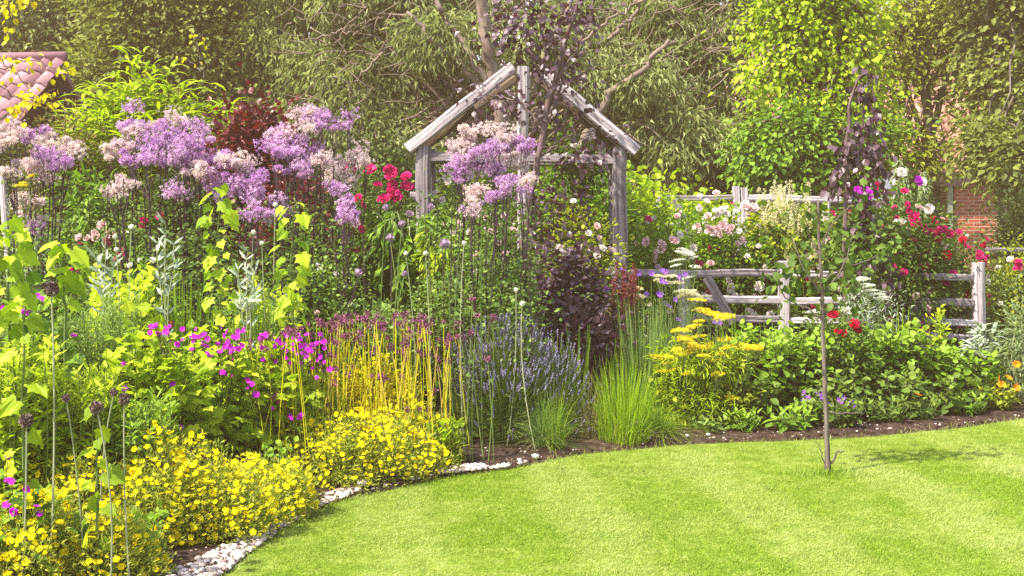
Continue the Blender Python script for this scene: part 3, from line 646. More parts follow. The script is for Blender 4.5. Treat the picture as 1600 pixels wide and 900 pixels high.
# ------------------------------------------------------------------ background trees
def B(x, y, Y, rx, ry, rd=None):
    p = P(x, y, Y); a = px(rx, Y); return (p[0], p[1], p[2], a, rd if rd else a*.8, px(ry, Y))
def gb_(x, Y): return (GX(x, Y), Y, 0)
# dark far belt so that no sky shows between the crowns
for x, Y, lab in ((-150, 31, 'far dark tree beyond the garden shed, leftmost of the back row'), (150, 33, 'far dark tree of the back row above the bamboo'), (430, 31, 'far dark tree of the back row left of the willow-leaved tree'), (760, 33, 'far dark tree of the back row straight behind the arch'), (1090, 32, 'far dark tree of the back row right of the arch'), (1400, 37, 'far dark tree standing behind the tiled outbuilding'), (1750, 33, 'far dark tree of the back row beyond the right edge')):
    tree('background_tree', lab, 'tree', gb_(x, Y), [(GX(x, Y), Y, 0), P(x+10, 150, Y), P(x, -50, Y)], .25,
         [B(x, 20, Y, 210, 190), B(x-60, 190, Y, 170, 130), B(x+70, 230, Y, 150, 120), B(x, -180, Y, 160, 140)], 'd', .17, M['deep'], 620, 34, .50, M['bark'], group='far trees closing the view', limbn=10, lo=.3, twig=False)
tree('broadleaf_tree', 'tall mid green tree behind the shed at the top left corner', 'tree', gb_(70, 21), [(GX(90, 21), 21, 0), P(85, 150, 21), P(70, -60, 21)], .2,
     [B(60, 20, 21, 150, 110), B(150, -60, 21, 130, 110), B(20, 130, 21, 110, 90), B(-90, 60, 21, 120, 140)], 'd', .10, M['willow'], 620, 46, .34, M['bark'], lo=.35)
tree('broadleaf_tree', 'dark green leafy tree rising behind the bamboo', 'tree', gb_(300, 18), [(GX(300, 18), 18, 0), P(300, 150, 18), P(310, -40, 18)], .18,
     [B(210, 120, 18, 110, 70), B(300, 60, 18, 130, 90), B(400, 130, 18, 90, 100), B(260, -40, 18, 140, 90), B(330, 200, 18, 130, 80), B(140, 190, 18, 70, 60)], 'd', .105, M['olive'], 900, 46, .26, M['bark'], lo=.4)
def ext(tb):
    Yt = 17.2
    def q(x, y, Y=Yt): return P(x, y, Y)
    for pts, r in (([(792, 330), (788, 240), (778, 150), (760, 60), (752, -20)], (.13, .10)), ([(775, 150), (742, 100), (715, 55), (690, 20), (668, -30)], (.07, .04)), ([(790, 200), (752, 135), (712, 92), (672, 62), (640, 20)], (.08, .035)),
                   ([(770, 108), (735, 107), (690, 100), (645, 103), (622, 125)], (.035, .012)), ([(795, 250), (830, 120), (870, 50), (905, -20)], (.07, .04)), ([(880, 330), (915, 220), (950, 150), (1000, 112), (1048, 62)], (.09, .04)),
                   ([(950, 165), (985, 128), (1045, 142), (1075, 165)], (.035, .01)), ([(900, 250), (980, 205), (1040, 160), (1090, 120)], (.05, .015)), ([(950, 60), (985, 30), (1010, -10)], (.04, .03)), ([(830, 120), (900, 70), (960, 25), (1000, 5)], (.035, .02)),
                   ([(520, 70), (555, 40), (600, 28)], (.02, .01)), ([(560, 120), (600, 80), (640, 55), (700, 50)], (.025, .012)), ([(500, 60), (540, 45), (570, 10)], (.02, .01))):
        P3 = [P(a, b, Yt-(1.45 if r[0] > .06 else 1.05)-rng.random()*.2) for a, b in pts]; t = np.linspace(0, len(P3)-1, 22); P3 = np.array([[np.interp(u, range(len(P3)), [p[i] for p in P3]) for i in range(3)] for u in t])
        tb.tube(P3+rng.normal(size=P3.shape)*.018, np.linspace(r[0], r[1], 22)*.72, 8)
def ext_t(tb):
    ext(tb); n = 420; a = np.stack([GX(rng.uniform(440, 1180, n), 15.9), 15.9+rng.random(n)*.8, HZ(rng.uniform(-10, 240, n), 16)], 1); d = rdir(n)*np.array([.45, .1, .3])
    tb.tubes(a, a+d, .010, .003, 4, rdir(n)*.06, 4)
tree('willow_leaved_tree', 'broad grey green tree with drooping narrow leaves and pale trunks behind the arch', 'tree', gb_(795, 17.2), [(GX(800, 17.2), 17.2, 0), P(796, 330, 16.9), P(790, 200, 16.6)], .15,
     [B(480, 60, 17.6, 100, 85), B(560, 150, 17, 95, 80), B(640, 60, 17.4, 95, 80), B(610, 235, 16.4, 80, 60), B(720, 180, 17.6, 90, 60), B(470, 190, 17.4, 75, 65), B(560, -20, 17.4, 120, 70), B(740, -10, 17.6, 90, 60),
      B(930, 60, 17.8, 110, 80), B(1040, 60, 17.4, 100, 85), B(1120, 150, 17, 75, 90), B(1000, 200, 17.4, 90, 60), B(1120, 20, 17.4, 90, 80), B(700, 60, 16.0, 70, 40), B(840, 60, 16.1, 50, 40), B(900, 130, 16.2, 60, 40), B(1010, 130, 16, 60, 40), B(1070, 225, 16, 70, 48), B(900, 190, 18, 80, 70), B(690, 280, 17.0, 70, 40), B(1150, 240, 16.4, 50, 60)],
     leafT(.12, .03, .35), .125, M['willow'], 1700, 52, .12, M['barkpale'], droop=.9, extra=ext_t, lo=.5, upb=.8, limbn=40)
tree('maple_tree', 'bright lime green tree to the left of the weeping purple tree', 'tree', gb_(1260, 15.6), [(GX(1262, 15.6), 15.6, 0), P(1262, 200, 15.6), P(1270, 0, 15.6)], .10,
     [B(1250, 60, 15.4, 58, 50), B(1322, 95, 15.4, 52, 36), B(1212, 120, 15.4, 38, 30), B(1275, 170, 15.4, 66, 46), B(1330, 30, 15.6, 40, 30), B(1200, 50, 15.6, 28, 26), B(1345, 150, 15.4, 34, 28), B(1290, -10, 15.5, 70, 60), B(1255, 0, 15.5, 60, 60)], 'o', .085, M['lime'], 330, 26, .19, M['bark'], lo=.15, droop=.7, limbn=50)
tree('maple_tree', 'fresh green low tree with its crown behind the back fence', 'tree', gb_(1240, 15.0), [(GX(1230, 15.), 15.0, 0), P(1240, 280, 15.0), P(1245, 180, 15.)], .06,
     [B(1235, 215, 15.0, 70, 45), B(1200, 255, 14.9, 42, 34), B(1300, 240, 15.0, 55, 45), B(1265, 275, 14.9, 60, 26), B(1345, 230, 15.1, 45, 50)], 'o', .08, M['fresh'], 330, 28, .18, M['bark'], lo=.4, droop=.6)
tree('broadleaf_tree', 'open yellow green tree in front of the tiled roof at the right', 'tree', gb_(1450, 20), [(GX(1450, 20), 20, 0), P(1450, 250, 20), P(1445, 100, 20), P(1455, -40, 20)], .12,
     [B(1390, 60, 20, 60, 70), B(1470, 30, 20, 80, 60), B(1385, 170, 20, 42, 70), B(1425, 245, 20, 60, 26), B(1430, 115, 19.8, 34, 30), B(1515, 110, 20, 36, 90)], 'o', .10, M['yelgreen'], 260, 24, .22, M['bark'], lo=.3, droop=.5, limbn=60)
tree('broadleaf_tree', 'tall mid green tree at the top right corner', 'tree', gb_(1575, 19), [(GX(1575, 19), 19, 0), P(1570, 200, 19), P(1580, -40, 19)], .14,
     [B(1560, 60, 19, 70, 80), B(1600, 150, 18.6, 90, 80), B(1560, 230, 18, 60, 42), B(1680, 60, 19, 90, 120), B(1590, -40, 19, 110, 70), B(1620, 262, 17.4, 70, 42)], 'o', .11, M['olive'], 620, 34, .22, M['bark'], lo=.35, droop=.5)
# ------------------------------------------------------------------ shrubs closing the garden (12 to 15 m)
K_ = 'shrubs along the back of the garden'
for a in (('shrub', 'dark green shrub under the willow-leaved tree left of the arch', 590, 13.6, 205, 90, 'd', .06, 'deep', 330, 34),
          ('shrub', 'dark shrub filling the foot of the arch from behind', 760, 13.4, 240, 95, 'o', .07, 'mid', 300, 34),
          ('shrub', 'mid green shrub behind the right post of the arch', 905, 13.2, 250, 80, 'o', .07, 'fresh', 240, 30),
          ('golden_shrub', 'lime yellow shrub just right of the arch', 1003, 13.6, 262, 42, 'r', .075, 'lime', 130, 26),
          ('golden_shrub', 'low lime green shrub just beyond the far rail fence', 1085, 15.2, 285, 60, 'r', .07, 'lime', 130, 26),
          ('shrub', 'rounded green shrub behind the twin fence post', 1130, 16.5, 265, 80, 'o', .075, 'mid', 160, 30),
          ('shrub', 'green shrub at the right under the brick wall', 1430, 15.5, 292, 50, 'o', .06, 'mid', 170, 30),
          ('shrub', 'dark hedge shrub at the right edge beside the brick wall', 1612, 15.5, 292, 40, 'd', .06, 'deep', 300, 34),
          ('shrub', 'broad green shrub just outside the right edge beyond the pink roses', 1730, 12.0, 330, 95, 'o', .06, 'mid', 200, 28),
          ('shrub', 'olive green shrub far outside the right edge', 1900, 11.5, 360, 90, 'o', .06, 'olive', 180, 28),
          ('shrub', 'low leafy shrub outside the right edge near the lawn', 1760, 10.4, 470, 80, 'o', .055, 'fresh', 130, 26),
          ('shrub', 'dark evergreen shrub behind the violet flower clouds', 330, 12.6, 190, 105, 'd', .055, 'deep', 420, 34),
          ('shrub', 'dark evergreen shrub below the pink tiled roof', 110, 12.2, 188, 105, 'd', .055, 'bronze', 420, 34),
          ('shrub', 'dark evergreen shrub at the far left edge', -40, 12.4, 195, 90, 'd', .055, 'deep', 330, 34),
          ('shrub', 'deep green shrub left of the arch behind the pink roses', 500, 12.6, 235, 95, 'd', .055, 'deep', 400, 34)):
    shrub(a[0], a[1], 'shrub', *a[2:], group=K_, spread=.16)
# bamboo with long pointed leaves
def bamboo(name, label, x, Y, top, hw, n, group=None):
    X = GX(x, Y); h = HZ(top, Y); w = px(hw, Y); root = thing(name, label, 'bamboo', (X, Y, 0), group)
    a = rng.random(n)*6.28; r = np.sqrt(rng.random(n))*w; bx = X+np.cos(a)*r*.55; by = Y+np.sin(a)*r*.4
    hh = h*(1-.30*(r/w)**2-.16*rng.random(n)); tip = np.stack([X+np.cos(a)*r, Y+np.sin(a)*r*.6, hh], 1)
    sb = MB(); sb.tubes(np.stack([bx, by, 0*bx], 1), tip, .006, .002, 5, None, 5); part('canes', sb, M['stemlime'], root)
    mb = MB()
    for i in range(n):
        k = 34; t = 1-.55*rng.random(k)**1.3; pos = np.array([bx[i], by[i], 0])+(tip[i]-[bx[i], by[i], 0])*t[:, None]+rng.normal(size=(k, 3))*.06
        az = rng.random(k)*6.28; d = np.stack([np.cos(az), np.sin(az), .35+.6*rng.random(k)], 1)
        mb.scatter(leafT(.075, .02, .35, 'o'), pos, frames(d, np.array([0, 0, 1.])+rdir(k)*.4), .16+.12*rng.random(k), np.clip(rng.random(k)*.7+.3*(t-.5), 0, 1))
    part('foliage', mb, M['lime'], root)
bamboo('bamboo', 'yellow green bamboo clump standing above the violet flowers at the left', 220, 11.6, 80, 105, 120)
bamboo('bamboo', 'lower bamboo thicket right of the tall bamboo top', 345, 11.9, 130, 75, 70)
bamboo('bamboo', 'narrow bamboo tuft at the shrubs below the pink roof', 125, 11.8, 138, 40, 26)
shrub('smoke_bush', 'dark red leaved bush behind the violet flower clouds', 'shrub', 395, 10.9, 152, 62, 'w', .06, 'redleaf', 190, 26, spread=.13, z0=1.0)
shrub('smoke_bush', 'low dark red bush with fallen violet flowers in front', 'shrub', 455, 9.6, 270, 60, 'w', .05, 'redleaf', 120, 24, spread=.12, z0=.4)
shrub('spindle_bush', 'shrub with orange tipped leaves under the pink roof', 'shrub', 105, 11.0, 178, 52, 'd', .045, 'bronze', 160, 28, spread=.12, z0=1.0)
shrub('leafy_shrub', 'green shrub with long arching leaves beneath the violet clouds', 'shrub', 150, 10.2, 262, 80, leafT(.14, .03, .3, 'o'), .13, 'fresh', 150, 16, droop=.5)
shrub('leafy_shrub', 'dark leaved shrub under the densest violet flowers', 'shrub', 290, 10.2, 270, 85, 'o', .06, 'deep', 220, 28)

# small dark purple tree growing through the arch
def ext2(tb):
    for pts, r in (([(803, 480), (815, 400), (835, 280), (850, 190), (870, 110), (890, 40), (915, -25)], (.038, .012)), ([(862, 140), (905, 70), (925, 15), (930, -30)], (.014, .006)), ([(850, 190), (866, 160), (880, 130), (878, 60)], (.018, .006)),
                   ([(858, 145), (830, 80), (810, 20)], (.013, .005)), ([(848, 200), (815, 160), (780, 150), (745, 150)], (.012, .004)), ([(855, 170), (900, 120), (935, 100)], (.010, .004)), ([(840, 250), (880, 215), (925, 205)], (.010, .004)), ([(812, 440), (826, 400), (832, 360), (836, 300)], (.030, .012))):
        P3 = [P(a, b, 10.0) for a, b in pts]; t = np.linspace(0, len(P3)-1, 24); P3 = np.array([[np.interp(u, range(len(P3)), [p[i] for p in P3]) for i in range(3)] for u in t])
        tb.tube(P3+rng.normal(size=P3.shape)*.006, np.linspace(r[0], r[1], 24), 7)
tree('purple_leaved_tree', 'small tree with sparse dark purple leaves growing through the arch', 'tree', gb_(797, 10.0), [(GX(797, 10), 10, 0), P(800, 540, 10), P(803, 478, 10)], .034,
     [B(840, 50, 10, 80, 55), B(885, 120, 10, 42, 55), B(765, 155, 10, 48, 28), B(900, 250, 10, 50, 30), B(900, 10, 10, 50, 40), B(800, 20, 10, 40, 36), B(855, 160, 10.2, 50, 22), B(935, 215, 10.2, 20, 18)], 'w', .052, M['purpleleaf'], 150, 8, .11, M['barkpurple'], lo=.2, droop=.5, extra=ext2, limbn=0, twig=True)

# weeping purple tree
root = thing('weeping_purple_tree', 'slim weeping tree with dark purple leaves hanging to the right of the lime tree', 'tree', gb_(1322, 9.6))
tb = MB(); mb = MB()
def path(pts, Y, n=24, j=.006):
    P3 = [P(a, b, Y) for a, b in pts]; t = np.linspace(0, len(P3)-1, n); return np.array([[np.interp(u, range(len(P3)), [p[i] for p in P3]) for i in range(3)] for u in t])+rng.normal(size=(n, 3))*j
tb.tube(path([(1318, 586), (1320, 420), (1322, 300), (1322, 215), (1328, 165), (1340, 125), (1352, 107)], 9.6), np.linspace(.022, .006, 24), 7)
for pts in ([(1352, 107), (1362, 130), (1368, 170), (1365, 215), (1372, 262), (1370, 330)], [(1340, 125), (1350, 170), (1346, 240), (1345, 330), (1350, 420)], [(1326, 190), (1316, 230), (1312, 270), (1310, 310)], [(1322, 250), (1340, 245), (1352, 275), (1350, 330), (1346, 400), (1350, 470)],
            [(1345, 180), (1358, 225), (1374, 250), (1380, 300)], [(1350, 300), (1370, 370), (1385, 420), (1392, 470)]):
    L = path(pts, 9.6, 20, .012); tb.tube(L, np.linspace(.007, .002, 20), 5)
    clumpleaves(mb, L+rng.normal(size=(20, 3))*.025, 4, .03, .062, 'w', 1.3, None, .5)
part('trunk', tb, M['barkpurple'], root, True); part('crown', mb, M['purpleleaf'], root)

# overhanging twigs with yellow leaves, top left
for lab, paths in (('twig with fresh yellow leaves hanging in at the top left corner', [[(-20, 20), (10, 12), (22, 25), (28, 50)], [(-20, 10), (15, 0), (36, -5), (52, 2)]]),
                   ('branch of yellow leaves in front of the pink tiled roof', [[(-20, 80), (10, 100), (30, 120), (52, 155)], [(-10, 110), (30, 95), (60, 100), (95, 105)], [(-10, 130), (20, 150), (60, 165), (85, 135)], [(-10, 190), (30, 165), (60, 158), (84, 165)]]),
                   ('thin twig with a few yellow leaves above the bamboo', [[(318, 130), (312, 90), (305, 60), (298, 50)], [(305, 60), (316, 55), (320, 70)], [(315, 110), (295, 95), (285, 92)]])):
    Yt = 7.5 if paths[0][0][0] < 0 else 11.6
    r_ = thing('leafy_branch', lab, 'branch', P(*paths[0][0], Yt)); tb = MB(); mb = MB()
    for pts in paths:
        L = path(pts, Yt, 14, .01); tb.tube(L, np.linspace(.005, .002, 14), 5); n_ = 12 if paths[0][0][0] < 0 else 3
        sel = L[rng.integers(2, 14, n_)]; clumpleaves(mb, sel+rng.normal(size=sel.shape)*.02, 2, .03, .042, 'w', 1.0)
    part('twig', tb, M['bark'], r_); part('leaves', mb, M['gold'], r_)

# ------------------------------------------------------------------ roses
def rsh(label, x, Y, top, hw, blooms, **k):
    base = dict(leaf='o', size=.04, mat='mid', ncl=200, per=22, spread=.10, droop=.2, stem='stemgreen', z0=.15); base.update(k)
    r_ = shrub('rose_bush', label, 'rose bush', x, Y, top, hw, blooms=blooms, **base); return r_
rsh('rose bush with deep pink blooms left of the timber arch', 585, 9.9, 258, 85, [('pink', [(578, 266), (607, 265), (612, 272), (635, 277), (613, 288), (636, 293), (590, 289), (614, 300), (548, 262), (560, 310), (620, 309), (600, 312), (566, 320)], .052), ('white', 8, .03)])
rsh('pink and white rose bush low at the left between dark flower stems', 190, 9.2, 352, 75, [('blush', [(147, 363), (150, 370), (123, 371), (136, 372), (160, 352), (172, 365)], .04), ('pink', [(168, 377), (124, 384), (191, 396), (225, 344), (222, 356), (118, 420), (250, 338)], .04), ('white', 8, .026)], size=.032)
rsh('climbing rose with white flowers on the left post of the arch', 705, 10.95, 255, 48, [('white', [(695, 277), (700, 284), (685, 285), (737, 262), (735, 275), (745, 290), (680, 303), (758, 305), (690, 312), (728, 300)], .034), ('white', 6, .03)], mat='fresh', ncl=130, spread=.09)
rsh('climbing rose with white flowers inside the arch', 800, 11.0, 270, 62, [('white', 16, .034), ('blush', 8, .035)], mat='fresh', ncl=170)
rsh('blush rose bush in the middle behind the violet stems', 750, 9.7, 340, 85, [('blush', [(776, 353), (762, 360), (772, 362), (716, 352), (735, 362), (800, 360), (640, 335), (694, 350), (787, 336), (760, 340), (745, 400), (780, 380)], .036), ('white', 20, .028)], size=.036, ncl=230)
rsh('rose bush with white and yellowish leaves between the purple shrub and the right post', 910, 10.0, 320, 62, [('white', [(941, 389), (956, 423), (960, 431), (874, 388), (896, 315), (919, 365), (958, 409), (932, 400)], .034), ('blush', 8, .03)], mat='yelgreen', ncl=190)
rsh('rose with cream flowers climbing over the right rafter', 905, 10.95, 207, 40, [('white', [(924, 213), (940, 230), (896, 228), (915, 240), (925, 205), (885, 250)], .04)], ncl=50, base=1.55, z0=0., mat='mid')
rsh('green rose thicket with blush flowers just right of the arch', 1040, 11.3, 318, 85, [('blush', [(1033, 380), (1033, 390), (1036, 382), (1022, 397), (1056, 377), (1050, 375), (1010, 378)], .045), ('pink', [(1012, 343), (1092, 412), (1120, 391), (1107, 388), (1085, 400)], .04), ('white', [(1085, 388), (1062, 367)], .04), ('blush', 16, .03), ('white', 14, .026)], mat='fresh', ncl=260)
rsh('rose bush with a big cluster of white blooms above the rail fence', 1140, 11.2, 318, 80, [('blush', [(1107, 357), (1113, 362), (1120, 357), (1130, 354), (1138, 360), (1142, 356), (1125, 364), (1172, 328), (1165, 322), (1177, 325)], .05), ('white', [(1094, 307), (1104, 315), (1092, 325), (1122, 333), (1135, 335), (1155, 362), (1085, 388), (1118, 330), (1128, 329)], .036), ('white', 34, .03), ('blush', 26, .034), ('pink', 8, .034)], mat='fresh', ncl=260)
rsh('dark leaved bush of white roses behind the fence rails', 1160, 11.4, 405, 125, [('white', [(1140, 450), (1148, 462), (1186, 448), (1170, 490), (1205, 492), (1240, 490), (1085, 470), (1100, 463)], .045), ('white', 16, .035), ('blush', 6, .035)], mat='deep', ncl=300, z0=.1)
rsh('white rose bush with fine leaves right of the middle fence post', 1290, 11.2, 330, 80, [('white', 50, .03), ('blush', 24, .034), ('pink', 14, .034)], mat='yelgreen', ncl=240)
rsh('tall rose with magenta and white flowers right of the weeping tree', 1400, 10.6, 285, 72, [('magr', [(1340, 297), (1346, 303), (1352, 299), (1349, 313), (1345, 316), (1362, 305), (1355, 316), (1434, 283)], .045), ('pink', [(1351, 333), (1300, 335), (1298, 353), (1370, 290), (1377, 295), (1417, 320), (1420, 330), (1426, 340), (1432, 337)], .035), ('white', [(1407, 269), (1399, 284), (1409, 270), (1440, 285), (1452, 327), (1410, 345), (1400, 348), (1398, 304)], .042), ('blush', 24, .034), ('pink', 22, .034)], mat='mid', ncl=260)
rsh('large rose bush covered with crimson blooms near the right end fence', 1440, 10.95, 335, 105, [('red', [(1363, 390), (1411, 386), (1401, 403), (1398, 392), (1479, 399), (1394, 350), (1397, 367), (1384, 394), (1476, 400), (1504, 375), (1445, 418), (1466, 370)], .045), ('pink', [(1430, 350), (1436, 352), (1440, 358), (1447, 365), (1453, 363), (1460, 368), (1433, 345), (1467, 361), (1475, 358), (1388, 400), (1428, 378), (1474, 438), (1490, 427), (1530, 400), (1483, 365)], .036), ('red', 36, .032), ('pink', 50, .03), ('white', 18, .028)], size=.036, mat='mid', ncl=340)
rsh('sparse rose with pink buds at the right edge in front of the fence end', 1600, 10.9, 375, 55, [('pink', [(1530, 397), (1535, 407), (1590, 410), (1592, 417), (1588, 420), (1537, 410)], .038), ('white', 8, .028)], mat='yelgreen', ncl=130, size=.034)
rsh('low rose with dark red flowers at the foot of the thin sapling', 1310, 8.9, 480, 45, [('red', [(1297, 493), (1302, 491), (1331, 509), (1309, 518), (1335, 507), (1341, 514), (1320, 520)], .034)], ncl=70, z0=.1)
rsh('rose bush with small red flowers under the arching shrub', 600, 9.2, 360, 90, [('pink', [(561, 392), (566, 398), (570, 402), (566, 357), (682, 407), (622, 412), (556, 390)], .036), ('blush', [(648, 415), (609, 393), (617, 400), (640, 402), (557, 350)], .034), ('white', 12, .024)], size=.034)
rsh('shrub of small leaves with scattered blush flowers behind the allium stems at the left', 60, 9.4, 330, 70, [('blush', 9, .032)], ncl=170, size=.034)

rsh('pale rose bush low among the ferny stems left of the fountain shrub', 490, 8.3, 395, 70, [('blush', 12, .024), ('white', 16, .02), ('pink', 5, .024)], ncl=120, size=.03, mat='fresh', spread=.12)
rsh('pale rose bush low in front of the purple tree trunk', 750, 8.75, 395, 75, [('blush', 12, .024), ('white', 20, .02)], ncl=120, size=.03, mat='fresh', spread=.12)
rsh('little white flowered bush under the twin low violet heads', 215, 7.8, 385, 70, [('white', 16, .02), ('pink', 6, .022)], ncl=110, size=.03, mat='fresh', spread=.12)
# ------------------------------------------------------------------ other middle-ground shrubs
shrub('ninebark', 'dark purple leaved rounded shrub to the right of the purple tree trunk', 'shrub', 888, 9.1, 385, 66, 'w', .05, 'purpleleaf', 220, 18, spread=.10, z0=.05, droop=.3, stem='barkpurple')
shrub('ninebark', 'small dark purple shrub behind the lavender', 'shrub', 905, 8.7, 470, 50, 'w', .05, 'purpleleaf', 120, 20, spread=.08, z0=.05, stem='barkpurple')
shrub('ninebark', 'loose bronze purple shrub inside the arch', 'shrub', 870, 10.2, 278, 55, 'w', .05, 'purpleleaf', 90, 12, spread=.12, z0=.5, stem='barkpurple')
def archer(name, label, x, Y, top, hw, n, size, mat, tmpl, tip=.5):
    X = GX(x, Y); h = HZ(top, Y); w = px(hw, Y); root = thing(name, label, 'shrub', (X, Y, 0)); sb = MB(); mb = MB()
    for i in range(n):
        a = rng.random()*6.28; r = w*(.5+.5*rng.random()); hh = h*(.75+.25*rng.random()); t = np.linspace(0, 1, 16)
        L = np.stack([X+np.cos(a)*r*t**1.4, Y+np.sin(a)*r*.7*t**1.4, hh*np.sin(t*np.pi*(.5+.28*rng.random()))], 1); sb.tube(L, np.linspace(.007, .002, 16), 5)
        k = 60; tt = .3+.7*rng.random(k); pos = np.stack([np.interp(tt, t, L[:, j]) for j in range(3)], 1); s_ = rng.normal(size=(k, 3)); s_[:, 2] -= .9
        d = nrm(s_*.55+np.array([np.cos(a), np.sin(a), -.4])); mb.scatter(tmpl, pos, frames(d, np.array([0, 0, 1.])+rdir(k)*.5), size*(.7+.6*rng.random(k)), rng.random(k))
    part('stems', sb, M['stempale'], root); part('foliage', mb, M[mat], root)
archer('arching_shrub', 'fountain shaped shrub with drooping fresh green leaves in front of the arch post', 640, 8.9, 330, 78, 46, .12, 'fresh', leafT(.13, .03, .25, 'o'))
archer('arching_shrub', 'lime tinted drooping tips at the right side of the fountain shrub', 683, 8.7, 345, 30, 12, .10, 'lime', leafT(.13, .03, .25, 'o'))
archer('wild_rose', 'loose arching shrub with silvery narrow leaves at the right edge', 1670, 8.9, 385, 110, 22, .06, 'silverg', leafT(.12, .03, .25, 'o'))
archer('buddleja', 'pale grey green spire leaved shrub above the magenta flowers', 1425, 11.2, 245, 45, 14, .08, 'silverg', leafT(.12, .03, .3, 'o'))
# sapling on the lawn with twiggy crown
root = thing('sapling', 'slender bare stemmed sapling standing alone on the lawn with leaves at its top', 'tree', gb_(1294, 7.04)); tb = MB()
Ysp = 7.04
tb.tube(path([(1294, 741), (1291, 650), (1287, 560), (1285, 470), (1281, 400), (1278, 312)], Ysp, 30, .002), np.concatenate([[.024, .018], np.linspace(.0155, .006, 28)]), 9)
for pts, r in (([(1296, 645), (1320, 647), (1350, 645)], .006), ([(1294, 725), (1305, 715), (1308, 705), (1318, 705)], .008), ([(1285, 500), (1260, 480), (1230, 470), (1218, 450), (1215, 420)], .006), ([(1285, 490), (1310, 480), (1300, 470)], .005), ([(1284, 460), (1265, 435), (1250, 410), (1240, 370)], .007), ([(1284, 460), (1310, 430), (1325, 400), (1335, 360)], .006),
               ([(1288, 725), (1280, 700), (1275, 690)], .004), ([(1280, 400), (1265, 370), (1255, 330)], .005), ([(1280, 390), (1300, 350), (1330, 320)], .005), ([(1283, 440), (1320, 420), (1370, 400)], .005)):
    tb.tube(path(pts, Ysp, 10, .003), np.linspace(r, r*.4, 10), 6)
part('trunk', tb, M['bark'], root, True)
mb = MB()
for pts in ([(1218, 450), (1215, 420), (1200, 380)], [(1250, 410), (1240, 370), (1232, 330)], [(1310, 430), (1330, 380), (1345, 340)], [(1265, 370), (1255, 330), (1250, 310)], [(1300, 350), (1330, 320), (1360, 300)], [(1350, 408), (1375, 396), (1395, 380)], [(1265, 455), (1255, 430), (1245, 420)], [(1300, 440), (1320, 425), (1330, 410)], [(1225, 465), (1222, 430), (1235, 400)], [(1290, 470), (1300, 440), (1310, 470)]):
    L = path(pts, Ysp+.05, 6, .02); clumpleaves(mb, np.repeat(L, 2, 0)+rng.normal(size=(12, 3))*.04, 2, .05, .055, 'w', .7)
part('crown', mb, M['mid'], root)
shrub('hazel', 'rounded leaved shrub whose branches rise behind the middle fence post', 'shrub', 1225, 11.3, 330, 78, 'w', .055, 'yelgreen', 110, 14, spread=.10, z0=1.08, droop=.5)
shrub('hazel', 'bronze tinged large leaved shrub left of the weeping tree foot', 'shrub', 1345, 9.8, 325, 66, 'w', .055, 'mid', 90, 11, spread=.10, z0=1.0, droop=.5)
shrub('cotinus', 'dark purple foliage patch low behind the sapling', 'shrub', 1275, 11.2, 372, 50, 'w', .06, 'purpleleaf', 70, 12, spread=.1, z0=.6)
def spires(name, label, x, Y, top, hw, n, mat, fl, ht=.16, r=.025, cat='flower', leafm='fresh', fn='flower_spike', leaf='l', ls=.09):
    """upright stems ending in plumes built of small florets"""
    def tops(root, tip):
        for t_ in tip[:100]:
            mb = MB(); k = 60; u = rng.random(k); a = rng.random(k)*6.28; rr = r*(1-.8*u)
            pos = t_+np.stack([np.cos(a)*rr, np.sin(a)*rr, u*ht-.02], 1); mb.scatter(T['puff'], pos, frames(rdir(k), rdir(k)), .010*(.7+.6*rng.random(k)), rng.random(k)); part(fn, mb, M[mat], root)
    return perennial(name, label, cat, x, Y, top+20, hw, n, leaf, ls, leafm, .07, topb=tops)
spires('astilbe', 'tall plant with creamy plumes above green leaves left of the sapling top', 1222, 11.1, 292, 42, 24, 'cream', 0, .22, .035)
spires('astilbe', 'yellowish green plume plant just left of the sapling stem', 1258, 11.0, 335, 36, 16, 'cream', 0, .2, .03, leafm='lime')
spires('amaranth', 'dark red seed spikes beside the purple shrub', 975, 8.9, 425, 20, 16, 'redspike', 0, .22, .016, leafm='bronze')

